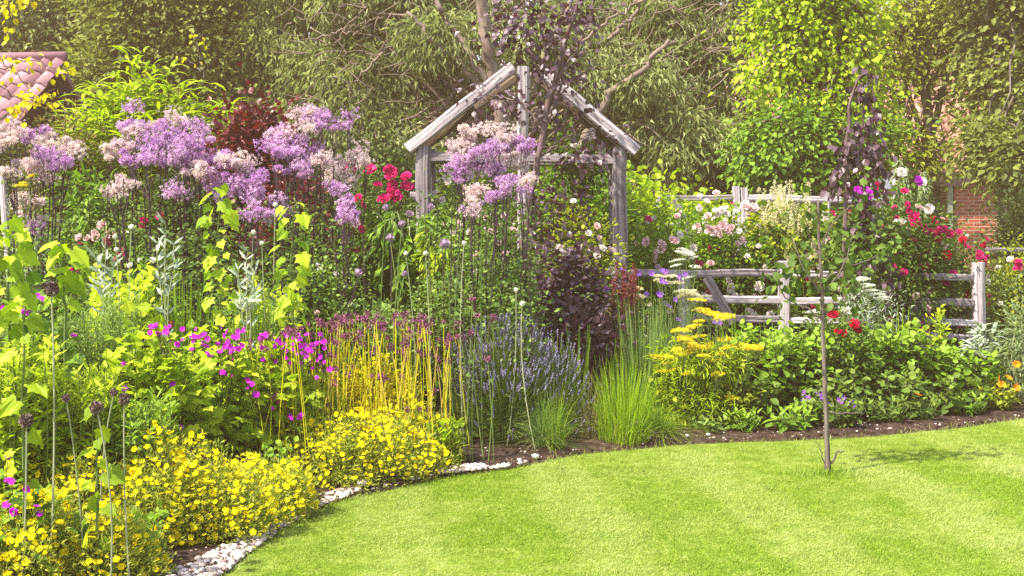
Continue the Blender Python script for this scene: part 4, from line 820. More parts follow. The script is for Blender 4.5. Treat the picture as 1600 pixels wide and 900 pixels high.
# ------------------------------------------------------------------ violet flower clouds (tall, dark stems)
def thal(label, Y, x, panicles, nst=5, fern=True):
    X = GX(x, Y); root = thing('meadow_rue', label, 'flower', (X, Y, 0), 'tall violet meadow rues'); sb = MB(); mb = MB()
    for (cx, cy, rx, ry, tone) in panicles:
        Yj = Y+rng.normal()*.12; c = P(cx, cy, Yj); rx_, rz_ = px(rx, Y), px(ry, Y); ns = 1 if rx < 27 else 2
        fb = MB(); tops_ = []
        for s_ in range(ns):
            o = c+np.array([rng.uniform(-.6, .6)*rx_, rng.uniform(-.15, .15), rng.uniform(-.45, .25)*rz_])
            foot = np.array([X+(o[0]-X)*.55+rng.normal()*.05, Y+rng.normal()*.08, 0.]); j = o-np.array([0, 0, rz_*.8+.20])
            L = np.stack([foot, foot+(j-foot)*.5+rng.normal(size=3)*.03, j]); t = np.linspace(0, 2, 14); L = np.array([[np.interp(u, [0, 1, 2], L[:, i]) for i in range(3)] for u in t])
            sb.tube(L, np.linspace(.0085, .0045, 14), 6); tops_.append((j, o))
        n = int(rx*ry*.75)+80; lob = [(o, .62) for _, o in tops_]; nl = max(5, int(rx*ry/95))
        lc = c+rdir(nl)*np.array([rx_, rx_*.7, rz_])*.86; lc = np.concatenate([lc, [o for _, o in tops_]]); lr = px(9, Y)*(.5+1.3*rng.random(len(lc))**1.5)
        per = max(10, int(n/len(lc))); idx = np.repeat(np.arange(len(lc)), per); d = rdir(len(idx)); pos = lc[idx]+d*lr[idx][:, None]*(.3+1.0*rng.random(len(idx))**.8)[:, None]*np.array([1.15, 1, .8])
        fb.scatter(T['puff'], pos, frames(rdir(len(pos)), rdir(len(pos))), .0105*(.6+.8*rng.random(len(pos))), np.clip(rng.random(len(pos))*.6+.4*rng.random(len(lc))[idx], 0, 1))
        part('flower_cloud', fb, M['thalpale' if tone == 'w' else 'thalpurple'], root)
        if tone == 'm': pass
        near = np.array([tops_[k][0] for k in rng.integers(len(tops_), size=len(lc))]); sb.tubes(near, lc, .0028, .0014, 4, rng.normal(size=lc.shape)*.015, 3)
        sel = rng.integers(len(pos), size=min(120, len(pos))); sb.tubes(lc[idx[sel]], pos[sel], .0012, .0008, 3, None, 1)
        if fern:
            for j, o in tops_[:2]:
                k = 9; t = .3+.62*rng.random(k); q = np.array([X, Y, 0])*(1-t[:, None])+j*t[:, None]; clumpleaves(mb, q+rng.normal(size=q.shape)*np.array([.14, .12, .1]), 26, .085, .026, 'r', .1, flat=.4)
    part('stems', sb, M['stempurple'], root)
    if mb.n: part('foliage', mb, M['fern'], root)
A = 'w'; V_ = 'p'
thal('meadow rue with faded pinkish heads at the far left edge', 8.0, 5, [(12, 240, 18, 36, A), (20, 205, 24, 14, A), (50, 312, 22, 12, A)])
thal('meadow rue with a broad dome of pale and violet flowers left of the bamboo', 8.3, 82, [(82, 228, 32, 24, A), (70, 262, 36, 20, A), (85, 258, 28, 20, V_), (105, 245, 20, 22, A), (42, 208, 14, 14, V_), (70, 210, 10, 10, V_)])
thal('meadow rue with small low heads below the broad pale dome', 8.1, 60, [(62, 345, 14, 14, A), (65, 240, 8, 10, V_), (48, 355, 10, 10, V_)])
thal('meadow rue whose twin heads stand in front of the bamboo', 8.9, 210, [(200, 183, 28, 22, V_), (210, 198, 16, 12, A), (262, 188, 28, 20, A), (272, 200, 22, 18, V_)])
thal('meadow rue with a wide flat cloud left of the densest flowers', 8.7, 215, [(185, 240, 32, 17, A), (225, 240, 40, 24, V_), (205, 222, 24, 12, A), (245, 212, 26, 16, V_)])
thal('meadow rue forming the densest bright violet cloud', 8.5, 310, [(290, 212, 34, 26, V_), (318, 240, 40, 36, V_), (345, 262, 30, 26, V_), (335, 288, 26, 22, V_), (310, 262, 24, 16, A), (275, 240, 20, 18, V_), (360, 250, 18, 12, A)])
thal('meadow rue with bright heads sloping down right of the densest cloud', 8.3, 385, [(385, 272, 30, 22, V_), (370, 300, 34, 24, V_), (400, 290, 14, 24, V_), (388, 258, 22, 10, A)])
thal('meadow rue with two small round heads low beneath the wide cloud', 8.1, 190, [(176, 298, 14, 9, A), (195, 284, 14, 12, A), (265, 296, 14, 14, V_)])
thal('meadow rue with the tallest violet head left of the willow-leaved tree', 8.9, 488, [(488, 172, 30, 20, V_), (478, 185, 22, 20, A), (505, 190, 14, 18, V_), (545, 188, 7, 14, V_), (528, 196, 12, 8, V_)])
thal('meadow rue with a large bright cloud above the dark red bush', 8.6, 450, [(450, 215, 30, 18, V_), (440, 232, 28, 20, V_), (470, 240, 32, 24, V_), (500, 250, 18, 14, A), (455, 262, 30, 18, V_), (438, 212, 18, 12, A)])
thal('meadow rue with low drifting heads right of the maple shoots', 8.2, 525, [(528, 318, 22, 18, V_), (540, 336, 18, 16, V_), (528, 290, 14, 14, V_), (400, 330, 24, 14, V_), (440, 320, 22, 16, V_)])
thal('meadow rue with pinkish white heads beside the deep pink roses', 9.0, 545, [(555, 240, 17, 12, A), (536, 262, 26, 16, A), (530, 280, 26, 14, A), (560, 252, 12, 10, A), (518, 275, 14, 12, A)], fern=False)
thal('meadow rue with violet clouds in the left half of the arch', 8.4, 730, [(735, 212, 20, 22, A), (728, 228, 26, 18, A), (725, 250, 30, 18, V_), (712, 272, 20, 12, V_), (745, 242, 24, 16, V_)])
thal('meadow rue with pale and violet heads crossing the king post', 8.5, 795, [(782, 205, 22, 16, A), (790, 228, 28, 18, V_), (800, 250, 28, 18, A), (820, 230, 12, 18, V_), (768, 232, 18, 14, V_), (775, 258, 20, 14, V_)])
thal('meadow rue with low faded heads beneath the arch clouds', 8.2, 755, [(740, 300, 18, 12, A), (738, 326, 16, 16, A), (800, 290, 26, 16, V_), (780, 310, 16, 12, V_), (818, 275, 14, 14, A)])
# extra bare dark stems & fern-like foliage between
for x0, x1, lab in ((120, 300, 'low ferny tangle of dark stems under the wide violet cloud'), (300, 520, 'low ferny tangle behind the lime maple shoots'), (540, 700, 'low ferny tangle left of the purple tree trunk'), (700, 830, 'low ferny tangle of dark stems under the arch clouds')):
    Y = 8.1; xm = (x0+x1)/2; root = thing('ferny_perennial', lab, 'plant', gb_(xm, Y)); n = int((x1-x0)/9); sb = MB(); mb = MB()
    bx = GX(rng.uniform(x0, x1, n), Y); by = Y+rng.uniform(-.35, .5, n); hh = .9+.75*rng.random(n)
    tp = np.stack([bx+rng.normal(size=n)*.12, by+rng.normal(size=n)*.05, hh+.05], 1); sb.tubes(np.stack([bx, by, 0*bx], 1), tp, .006, .002, 5, rng.normal(size=(n, 3))*.03, 5)
    k = int((x1-x0)*1.25); qx = GX(rng.uniform(x0, x1, k), Y); q = np.stack([qx, Y+rng.uniform(-.3, .7, k), .2+(.75+.28*vnoise(qx*3, qx*0, 3, 5))*rng.random(k)**.8], 1); clumpleaves(mb, q, 24, .085, .026, 'r', .1, flat=.35, szj=.8)
    part('stems', sb, M['stempurple'], root); part('foliage', mb, M['fern'], root)

# ------------------------------------------------------------------ lime maple shoots
def mshoot(label, x, Y, ytop, ybot, n, size, wid, mat='limebright'):
    root = thing('maple_shoot', label, 'sapling', gb_(x, Y), 'lime maple shoots'); sb = MB(); mb = MB()
    sb.tube(path([(x+6, 300+EYE*F/Y), (x+3, ybot), (x, (ytop+ybot)/2), (x+4, ytop)], Y, 16, .003), np.linspace(.008, .003, 16), 6)
    t = np.linspace(0, 1, n); z0, z1 = HZ(ybot, Y), HZ(ytop, Y)
    for i in range(n):
        z = z0+(z1-z0)*t[i]; c = np.array([GX(x+3, Y), Y, z]); a = i*1.9+rng.random()*1.2; w = px(wid, Y)*(.35+.65*rng.random()*(1-.5*t[i]))
        st = c+np.array([np.cos(a)*w*.6, -abs(np.sin(a))*w*.7, .02]); sb.tubes([c], [st], .0025, .0015, 4, None, 2)
        d = nrm(np.array([np.cos(a)*.9, np.sin(a)*.6-.15, -.25-.75*rng.random()])); u = np.array([0, -.6, .8])+rdir(1)[0]*.6
        mb.scatter(T['m'], [st], frames(d[None], u[None]), size*(.5+.8*rng.random()), rng.random())
    part('stem', sb, M['stemgreen'], root); part('foliage', mb, M[mat], root)
mshoot('lime maple shoot standing tall in front of the violet cloud', 340, 7.2, 295, 500, 34, .08, 56)
mshoot('lime maple shoot second from the right beside the dark stems', 455, 7.3, 322, 500, 30, .075, 52)
mshoot('lime maple shoot with large drooping leaves at the left', 98, 5.9, 385, 480, 16, .09, 40)
mshoot('lime maple shoot at the left edge, largest leaves of all', 12, 5.6, 350, 520, 34, .09, 56)
mshoot('pale maple shoot rising through the yellow flowers in the left foreground', 150, 4.95, 640, 850, 13, .075, 40, 'lime')
mshoot('thin green maple shoot at the left edge below the seed heads', 35, 4.9, 480, 760, 12, .085, 44, 'lime')

# willow shoots with silvery leaves
def wshoot(label, x, Y, ytop, ybot, n, mat='silver'):
    root = thing('willow_shoot', label, 'plant', gb_(x, Y), 'silver leaved shoots'); sb = MB(); mb = MB()
    for k in range(3):
        dx = (k-1)*14; L = path([(x, 300+EYE*F/Y), (x+dx*.4, ybot), (x+dx, ytop+abs(k-1)*30)], Y, 14, .004); sb.tube(L, np.linspace(.005, .002, 14), 5)
        q = L[5:]; q = np.repeat(q, n//8+1, 0); a = rng.random(len(q))*6.28; d = np.stack([np.cos(a), np.sin(a)*.5, .55+.5*rng.random(len(q))], 1)
        mb.scatter(leafT(.10, .02, .1, 'o'), q, frames(d, np.array([0, -1, .4])+rdir(len(q))*.6), .07*(.7+.6*rng.random(len(q))), rng.random(len(q)))
    part('stems', sb, M['stempale'], root); part('foliage', mb, M[mat], root)
wshoot('silver leaved shoot between the two left violet clouds', 258, 7.0, 350, 470, 14)
wshoot('silver leaved shoot between the maple shoots', 385, 7.0, 392, 490, 14)
wshoot('grey leaved shoot near the left edge behind the maple leaves', 165, 6.9, 375, 470, 12)

# ------------------------------------------------------------------ left bed: leafy masses and geraniums
pl = perennial
LB = 'leafy clumps of the left bed'
for nm, lab, x, Y, top, hw, nst, leaf, size, mat, step in (
    ('phlox', 'bright green lance leaved clump at the left edge', 25, 5.5, 530, 70, 80, leafT(.15, .03, .15, 'o'), .07, 'lime', .028),
    ('phlox', 'bright green lance leaved clump behind the left foreground flowers', 120, 5.75, 575, 65, 80, leafT(.15, .03, .15, 'o'), .07, 'lime', .028),
    ('phlox', 'low lance leaved clump in the shade of the geraniums', 215, 5.8, 620, 60, 60, leafT(.15, .03, .15, 'o'), .06, 'fresh', .028),
    ('yarrow_leaves', 'feathery grey green clump behind the left allium seed heads', 150, 6.6, 455, 75, 60, 'n', .08, 'fern', .02),
    ('leafy_clump', 'lime green leafy clump behind the feathery plants at the left', 195, 7.2, 420, 60, 44, 'r', .06, 'lime', .05),
    ('leafy_clump', 'pale leafy clump at the left edge under the maple leaves', 30, 6.6, 470, 60, 40, 'o', .06, 'fresh', .045),
    ('leafy_clump', 'bright leafy clump between the maple shoots', 410, 7.5, 440, 60, 36, 'o', .06, 'lime', .05),
    ('leafy_clump', 'green clump behind the purple flower heads', 590, 8.0, 470, 80, 50, 'o', .05, 'fern', .045),
    ('leafy_clump', 'green clump at the foot of the purple tree trunk', 760, 8.5, 440, 80, 50, 'o', .05, 'mid', .045),
    ('leafy_clump', 'small rosette of lime leaves at the corner of the pebbles', 690, 7.25, 655, 34, 16, 'r', .06, 'limebright', .03),
    ('leafy_clump', 'oval leaved clump in the middle of the yellow flowers', 430, 6.25, 690, 24, 14, 'w', .045, 'fresh', .04),
    ('leafy_clump', 'small green clump amid the yellow flowers at bottom left', 215, 5.25, 800, 40, 18, 'r', .04, 'fresh', .03)):
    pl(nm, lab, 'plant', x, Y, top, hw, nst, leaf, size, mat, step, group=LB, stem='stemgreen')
def geranium(label, x, Y, top, hw, ncl, mat, size, flowers, group='magenta geraniums'):
    X = GX(x, Y); h = HZ(top, Y); w = px(hw, Y); root = thing('geranium', label, 'flower', (X, Y, 0), group)
    c = np.array([X, Y, h*.45]); p, d = shellpts(ncl, c, (w, w*.75, h*.52), .5, -.3); mb = MB()
    m = len(p)*5; idx = np.repeat(np.arange(len(p)), 5); pos = p[idx]+rng.normal(size=(m, 3))*.05
    dd = nrm(d[idx]*.8+rdir(m)*.6+np.array([0, -.2, -.25])); mb.scatter(T['m'], pos, frames(dd, nrm(np.array([0, -.35, 1.])+rdir(m)*.45)), size*(.6+.6*rng.random(m)), rng.random(m)); part('foliage', mb, M[mat], root)
    sb = MB(); sb.tubes(np.tile([[X, Y, 0]], (len(p)//2, 1))+rng.normal(size=(len(p)//2, 3))*[w*.2, w*.2, 0], p[::2][:len(p)//2], .003, .0015, 4, None, 3)
    for (fx, fy) in flowers:
        yy = Y-w*.5+rng.normal()*.06; q = P(fx, fy, yy); sb.tubes([q-np.array([rng.normal()*.03, -.05, .14])], [q], .0015, .0012, 4, None, 2); bloom('flower', 'mag', q, .0138*(.8+.5*rng.random()), root, (0, -1, .5), .55)
    part('stems', sb, M['stempurple'], root)
def spray(n, x0, x1, y0, y1): return list(zip(rng.uniform(x0, x1, n), rng.uniform(y0, y1, n)))
geranium('magenta geranium with large green leaves in the middle of the left bed', 245, 6.3, 515, 76, 170, 'lime', .062, spray(9, 236, 262, 505, 525)+[(192, 570), (195, 607), (270, 600), (268, 603), (283, 667), (284, 669), (262, 672), (280, 697), (295, 705), (297, 708), (235, 520)])
geranium('magenta geranium carrying the densest sheet of flowers left of the yellow stalks', 330, 6.7, 520, 75, 150, 'lime', .055, spray(36, 255, 390, 508, 542)+spray(14, 300, 385, 540, 556)+[(365, 562), (362, 586), (348, 582), (352, 584)]+spray(6, 382, 402, 585, 620))
geranium('magenta geranium behind the left edge of the yellow stalks', 430, 6.9, 528, 60, 110, 'lime', .06, spray(60, 405, 510, 522, 568)+spray(7, 415, 440, 615, 640)+spray(8, 452, 480, 645, 658)+[(488, 575), (515, 577), (495, 590)])
geranium('magenta geranium under the large round seed head at the left', 60, 6.1, 470, 60, 90, 'fresh', .075, [(60, 462), (66, 466), (70, 470), (72, 468), (36, 487), (44, 489), (48, 486), (53, 497), (17, 482), (115, 523), (5, 480), (70, 462)])
geranium('small magenta geranium among yellow flowers at the bottom left', 45, 4.95, 755, 50, 40, 'fresh', .05, [(12, 750), (18, 752), (42, 764), (10, 790), (20, 797), (26, 803), (30, 806), (57, 792), (62, 802), (22, 800), (12, 715)])

# rock rose mats with yellow flowers
def mat_(label, x, Y, top, hw, nf, dep=.8, dens=1.0):
    X = GX(x, Y); h = HZ(top, Y); w = px(hw, Y); root = thing('rock_rose', label, 'flower', (X, Y, 0), 'yellow flowering mats along the lawn edge'); mb = MB()
    n = int(520*dens); d = rdir(n*2); d = d[d[:, 2] > -.05][:n]; rr = (.55+.5*rng.random(len(d)))
    c = np.array([X, Y, .0]); lump = 1+.15*np.sin(d[:, 0]*6+X*7)+.1*np.cos(d[:, 1]*8)
    p = c+d*(rr*lump)[:, None]*np.array([w, w*dep, h]); clumpleaves(mb, p, 22, .035, .026, leafT(.13, .02, .1), -.5, d, .6); part('foliage', mb, M['rock'], root)
    sb = MB(); k = rng.choice(len(p), 160); sb.tubes(np.tile(c, (160, 1))+rng.normal(size=(160, 3))*[w*.3, w*.3*dep, 0], p[k]*[1, 1, 1], .0018, .001, 3, None, 3); part('stems', sb, M['stemgreen'], root)
    dd = rdir(nf*8); dd = dd[(dd[:, 2] > .12) & (dd[:, 1] < .45)][:min(nf, 100)]
    lump = 1+.15*np.sin(dd[:, 0]*6+X*7)+.1*np.cos(dd[:, 1]*8)
    for q in c+dd*(lump*1.04+.03*rng.random(len(dd)))[:, None]*np.array([w, w*dep, h])+np.array([0, 0, .012]): bloom('flower', 'yellow', q, .0135*(.75+.5*rng.random()), root, (0, -.7, .9), .5)
    dd = rdir(nf*10); dd = dd[(dd[:, 2] > .05)][:int(nf*4)]; fm = MB(); Vf, Ff = flatflower(5, 1., .48, .25)
    lump = 1+.15*np.sin(dd[:, 0]*6+X*7)+.1*np.cos(dd[:, 1]*8); q = c+dd*(lump*(.97+.07*rng.random(len(dd))))[:, None]*np.array([w, w*dep, h])+np.array([0, 0, .01])
    fm.scatter((Vf[:, [0, 2, 1]]*[1, 1, -1], Ff), q, frames(nrm(rdir(len(q))*.5+np.array([0, -.4, .9])), rdir(len(q))), .0105*(.6+.7*rng.random(len(q))), rng.random(len(q))); part('small_flowers', fm, M['yellowflower'], root, kind='stuff')
for a in (('yellow rock rose mat in the bottom left corner', 35, 4.95, 795, 95, 100), ('yellow rock rose mat, second from the bottom left corner', 165, 5.1, 812, 85, 90), ('yellow rock rose mat in front of the long leaved clump', 90, 5.45, 728, 100, 120),
          ('yellow rock rose mat thick with flowers in the left middle', 240, 5.65, 706, 100, 150), ('yellow rock rose mat spilling towards the pebbles', 325, 5.75, 715, 95, 140), ('yellow rock rose mat left of the corner in the lawn edge', 415, 6.12, 728, 76, 110),
          ('yellow rock rose mat at the foot of the yellow stalks', 520, 6.80, 662, 88, 130), ('yellow rock rose mat with a grey green front at the lawn edge', 600, 6.98, 660, 86, 120), ('small yellow rock rose mat at the right end of the stalks', 655, 7.25, 645, 52, 70), ('yellow rock rose mat behind the stalks', 570, 7.7, 585, 85, 90)):
    mat_(*a)

# ------------------------------------------------------------------ drumstick alliums
al_proto = []
def allium(name, label, x, Y, ytop, key, r, mat, sr=.0028, dx=0, group=None, cat='allium', sq=1., ybase=None):
    top = P(x, ytop, Y); bx = GX(x, Y)+dx; root = thing(name, label, cat, (bx, Y, 0), group)
    sb = MB(); sb.tubes([[bx, Y, 0]], [top], sr*1.15, sr*.8, 5, rng.normal(size=(1, 3))*.02, 6); part('stem', sb, M[mat], root)
    h_ = bloom('flower_head', key, top, r, root, (0, 0, 1), .2); return root
for i in range(292):
    x = rng.triangular(380, 600, 735) if i < 255 else rng.uniform(250, 560); Y = rng.uniform(6.9, 8.2) if x > 470 else rng.uniform(6.6, 7.6)
    yt = 486+34*abs((x-590)/170)**1.5+rng.exponential(44)
    while into_bed(GX(x, Y), Y) < .16: Y += .1
    m = 'stemlime' if x < 720 else 'stempale'
    allium('drumstick_allium', 'yellow allium stalk with small wine purple head in the drift left of the lavender', x, Y, min(yt, 640), 'drum', .013+.012*rng.random()**2, m, .0025, rng.normal()*.07, 'drumstick alliums in the yellow drift')
for (x, Y, yt, r, k, lab) in ((80, 4.9, 452, .031, 'seed', 'large dark brown allium seed head, highest at the left edge'), (151, 4.85, 637, .027, 'seed', 'dark brown allium seed head in front of the lance leaved clump'), (41, 4.8, 657, .028, 'seed', 'dark brown allium seed head lowest at the left edge'), (194, 4.95, 624, .024, 'seed', 'brown allium seed head just right of the tallest of three'),
                              (103, 4.95, 622, .018, 'seed', 'smallest brown allium seed head between two larger ones'), (178, 5.3, 613, .018, 'seed', 'half hidden brown allium seed head behind the others'),
                              (609, 7.8, 371, .028, 'dusty', 'dusty purple ball allium in front of the pink rose bush'), (628, 7.7, 350, .024, 'dusty', 'dusty purple ball allium highest beside the fountain shrub'), (695, 7.6, 381, .034, 'dusty', 'largest dusty purple ball allium over the fountain shrub'), (603, 7.8, 324, .022, 'dusty', 'dusty purple ball allium just below the deep pink roses'),
                              (560, 7.5, 426, .026, 'dusty', 'purple ball allium left of the fountain shrub base'), (632, 7.5, 427, .018, 'dusty', 'small purple ball allium beneath the fountain shrub'), (673, 7.6, 323, .024, 'dusty', 'purple ball allium beside the left arch post'), (723, 7.7, 325, .024, 'dusty', 'purple ball allium amid the faded arch clouds'), (753, 7.7, 317, .02, 'dusty', 'purple ball allium near the king post'),
                              (205, 7.0, 355, .02, 'bud', 'pale unopened allium bud under the two small violet heads'), (430, 7.4, 320, .018, 'bud', 'pale allium bud above the second maple shoot'), (396, 7.2, 363, .018, 'bud', 'pale allium bud between the two maple shoots'), (409, 7.2, 380, .017, 'bud', 'pale allium bud just below its neighbour between the maple shoots'),
                              (634, 7.4, 396, .017, 'bud', 'pale allium bud in the left half of the fountain shrub'), (665, 7.4, 396, .018, 'bud', 'pale allium bud right on the fountain shrub crown'), (725, 7.5, 380, .018, 'bud', 'pale allium bud left of the purple tree trunk'), (806, 7.7, 453, .018, 'bud', 'pale allium bud in front of the purple tree trunk'), (816, 7.6, 475, .022, 'bud', 'pale garlic bud with a pointed beak beside the lavender'),
                              (180, 7.1, 370, .016, 'bud', 'small pale bud left of the silver shoot'), (182, 6.8, 390, .016, 'bud', 'small pale bud over the lime clump'), (30, 7.0, 405, .014, 'bud', 'small pale bud at the left edge under the stake')):
    allium('ornamental_allium', lab, x, Y, yt, k, r, 'stempale' if k != 'dusty' else 'stemgreen', .004 if k == 'seed' else .0034, rng.normal()*.05)
for (x, yt) in ((770, 496), (738, 466), (735, 520), (716, 505), (700, 540), (762, 560), (745, 492)):
    allium('drumstick_allium', 'long stemmed wine purple allium standing in front of the lavender', x, 7.25, yt, 'drum', .02, 'stemgreen', .0030, rng.normal()*.05, 'long stemmed alliums before the lavender')

shrub('golden_bush', 'bright yellow small leaved bush glowing behind the allium stalks', 'shrub', 590, 7.65, 572, 66, 'd', .028, 'gold', 260, 26, spread=.06, z0=.05, stem='stemlime')
shrub('golden_bush', 'lower yellow green bush among the left half of the allium stalks', 'shrub', 500, 7.5, 605, 50, 'd', .028, 'limebright', 180, 26, spread=.06, z0=.05, stem='stemlime')
# ------------------------------------------------------------------ lavender, grasses, reeds
def lavender(label, x, Y, top, hw, n, grp=None):
    X = GX(x, Y); h = HZ(top, Y); w = px(hw, Y); root = thing('lavender', label, 'lavender', (X, Y, 0), grp)
    d = rdir(n*3); d = d[d[:, 2] > .10][:n]; n = len(d); R_ = np.array([w, w*.8, h*1.02]); tip = np.array([X, Y, 0])+d*R_*(.72+.36*rng.random(n))[:, None]
    b = np.array([X, Y, 0])+d*R_*np.array([.18, .18, 0]); sb = MB(); bend = d*np.array([.0, .0, .12])*h*0-np.stack([d[:, 0], d[:, 1], -np.ones(n)], 1)*.05*h
    j = tip-d*.0; sb.tubes(b, j, .0022, .0012, 3, bend, 4); mb = MB(); mb.blades(b+rng.normal(size=b.shape)*[.03, .03, 0], (tip[:, 2])*.8+.04, (tip-b)[:, :2]*.8, .0045, 4, .2)
    part('stems', sb, M['lavleaf'], root); part('foliage', mb, M['lavleaf'], root)
    ax = nrm(d*.8+np.array([0, 0, .8])); fr = MB(); fl = np.where((d[:, 2] > .50) & (rng.random(n) < .42) | (rng.random(n) < .06))[0]; vis = fl[np.argsort(tip[fl, 1])[:100]]; rest = np.setdiff1d(fl, vis)
    def spike(m_, i):
        k = 14; t = np.linspace(0, .045, k); q = tip[i]+ax[i]*t[:, None]+rng.normal(size=(k, 3))*.0022; m_.scatter(T['octa'], q, frames(np.repeat(ax[i][None], k, 0)+rdir(k)*.3, rdir(k)), .0042*(.7+.5*rng.random(k)), rng.random(k))
    for i in vis:
        m_ = MB(); spike(m_, i); part('flower_spike', m_, M['lavflower'], root)
    for i in rest: spike(fr, i)
    part('flower_spikes', fr, M['lavflower'], root, kind='stuff')
lavender('large round lavender bush beside the yellow allium stalks', 790, 7.95, 508, 108, 3300)
lavender('lavender bush at the right, leaning over the small grass tufts', 868, 7.95, 535, 60, 700)
GR = 'grass tufts at the front of the bed'
grassclump('grass_clump', 'tall bright green grass clump right of the lavender', 'grass', 975, 7.88, 512, 66, 800, 'grassbright', .0055, base_r=.62, group=GR, curve=1.2, hj=.6)
grassclump('grass_clump', 'thin upright grass tuft in front of the lavender', 'grass', 866, 7.64, 550, 46, 200, 'grassclump', .0042, base_r=.35, group=GR, curve=1.2, hj=.6)
grassclump('grass_clump', 'loose grey green grass tuft hanging before the lavender', 'grass', 845, 7.66, 585, 85, 480, 'reed', .0035, base_r=.12, group=GR, curve=1.3)
grassclump('grass_clump', 'low spreading grass tuft right of the tall clump', 'grass', 1030, 8.05, 600, 85, 480, 'grassclump', .004, base_r=.2, group=GR, curve=1.4)
grassclump('grass_clump', 'fine pale grass tuft between lavender and tall clump', 'grass', 920, 7.95, 560, 50, 160, 'straw', .003, base_r=.3, group=GR)
grassclump('grass_clump', 'strappy bright leaves between the silver shoots at the left', 'grass', 285, 7.2, 415, 50, 90, 'grassclump', .016, base_r=.5, group=GR, curve=.6)
grassclump('grass_clump', 'strappy pale leaves at the foot of the second maple shoot', 'grass', 400, 7.2, 430, 50, 80, 'reed', .014, base_r=.5, group=GR, curve=.6)
RD = 'sword leaved clumps behind the front row'
for (x, Y, top, hw, n, w, lab, m) in ((1005, 8.6, 455, 50, 210, .010, 'clump of tall blue green rushes behind the tall grass', 'reed'), (905, 8.45, 495, 26, 26, .034, 'broad sword leaves beside the lavender top', 'fresh'), (948, 8.5, 520, 26, 14, .035, 'two bending sword leaves left of the rushes', 'fresh'), (1050, 8.9, 470, 36, 80, .014, 'narrow rush clump behind the yellow yarrow', 'reed'),
                                      (1150, 9.3, 468, 30, 26, .024, 'iris leaves in front of the fence rails', 'fresh'), (1205, 9.4, 478, 34, 26, .024, 'iris leaves at the foot of the middle fence post', 'reed'), (1405, 9.5, 470, 26, 22, .022, 'iris leaves left of the end fence panel', 'fresh'), (1290, 9.3, 480, 40, 40, .018, 'iris leaves behind the dark red low roses', 'reed'), (590, 7.9, 440, 30, 24, .02, 'green sword leaves below the dusty purple alliums', 'reed')):
    grassclump('sword_leaf_clump', lab, 'plant', x, Y, top, hw, n, m, w, base_r=.55, group=RD, curve=.5, hj=.5)

# ------------------------------------------------------------------ flat headed flowers
def disc(mb, c, r, n, tilt=None, dome=.15, s=.006):
    a = rng.random(n)*6.28; q = np.sqrt(rng.random(n)); lob = 1+.12*np.sin(a*5+rng.random()*6)
    p = np.stack([np.cos(a)*q*r*lob, np.sin(a)*q*r*lob, dome*r*(1-q*q)+rng.normal(size=n)*r*.03], 1)
    t_ = rng.normal(size=2)*.15; p[:, 2] += p[:, 0]*t_[0]+p[:, 1]*t_[1]
    mb.scatter(T['puff'], c+p, frames(rdir(n), rdir(n)), s*(.7+.6*rng.random(n)), rng.random(n))
def umbels(name, label, x, Y, heads, mat, r, leafm='fern', hfac=120, cat='flower', leafy=60, hw=30, top=None, sz=.0065, lsize=.05, leaf='n'):
    root = thing(name, label, cat, gb_(x, Y)); sb = MB()
    for (hx_, hy) in heads:
        Yj = Y+rng.normal()*.10; c = P(hx_, hy, Yj); rr = r*(.7+.6*rng.random()); mb = MB(); disc(mb, c, rr, hfac, s=sz); part('flower_head', mb, M[mat], root)
        foot = np.array([GX(x, Y)+(c[0]-GX(x, Y))*.4, Y, 0.]); j = c-np.array([0, 0, .06+rr*.6]); sb.tubes([foot], [j], .0035, .0022, 5, rng.normal(size=(1, 3))*.03, 5)
        k = 8; a = np.arange(k)/k*6.28; sb.tubes(np.repeat(j[None], k, 0), c+np.stack([np.cos(a)*rr*.7, np.sin(a)*rr*.7, 0*a-.004], 1), .0014, .001, 3, None, 2)
    part('stems', sb, M['stemgreen'], root)
    ht = HZ(top if top else max(h[1] for h in heads), Y); w = px(hw, Y); mb = MB(); q = np.stack([GX(x, Y)+rng.uniform(-w, w, leafy), Y+rng.uniform(-w, w, leafy)*.6, ht*rng.random(leafy)**.8], 1)
    clumpleaves(mb, q, 16, .05, lsize, leaf, .1); part('foliage', mb, M[leafm], root)
umbels('yarrow', 'golden yellow flat headed yarrow at the left of the leafy shrubs', 1085, 8.35, [(1090, 469), (1098, 485), (1110, 490), (1120, 492), (1128, 497), (1065, 516), (1058, 517), (1108, 491), (1092, 502), (1135, 494), (1085, 510)]+spray(22, 1058, 1142, 526, 556)+spray(9, 1045, 1130, 560, 590)+[(1030, 558), (1042, 557), (1050, 560), (1038, 580), (1150, 542), (1168, 541), (1180, 543), (1172, 544)], 'yarrow', .050, 'lime', 110, hw=60, leafy=150, top=540, lsize=.06)
umbels('golden_shrub', 'golden leaved bushlet under the yarrow heads', 1100, 8.5, spray(14, 1070, 1150, 575, 625), 'yarrow', .04, 'yelgreen', 70, 'plant', 160, 60, 555, lsize=.05, leaf='o')
umbels('cow_parsley', 'white flat umbels in front of the top fence rail', 1070, 9.6, [(1063, 394), (1072, 392), (1059, 407), (1057, 415), (1083, 403), (1086, 417), (1075, 434), (1068, 396), (1078, 398)], 'whiteumbel', .05, 'fern', 90, leafy=40, top=450)
umbels('cow_parsley', 'white drooping umbels behind the sapling', 1360, 9.3, [(1345, 437), (1352, 445), (1358, 455), (1350, 435), (1370, 460), (1378, 466), (1356, 448), (1277, 485), (1325, 485), (1332, 490), (1322, 483), (1270, 488)], 'whiteumbel', .055, 'silver', 100, leafy=80, hw=45, top=455)
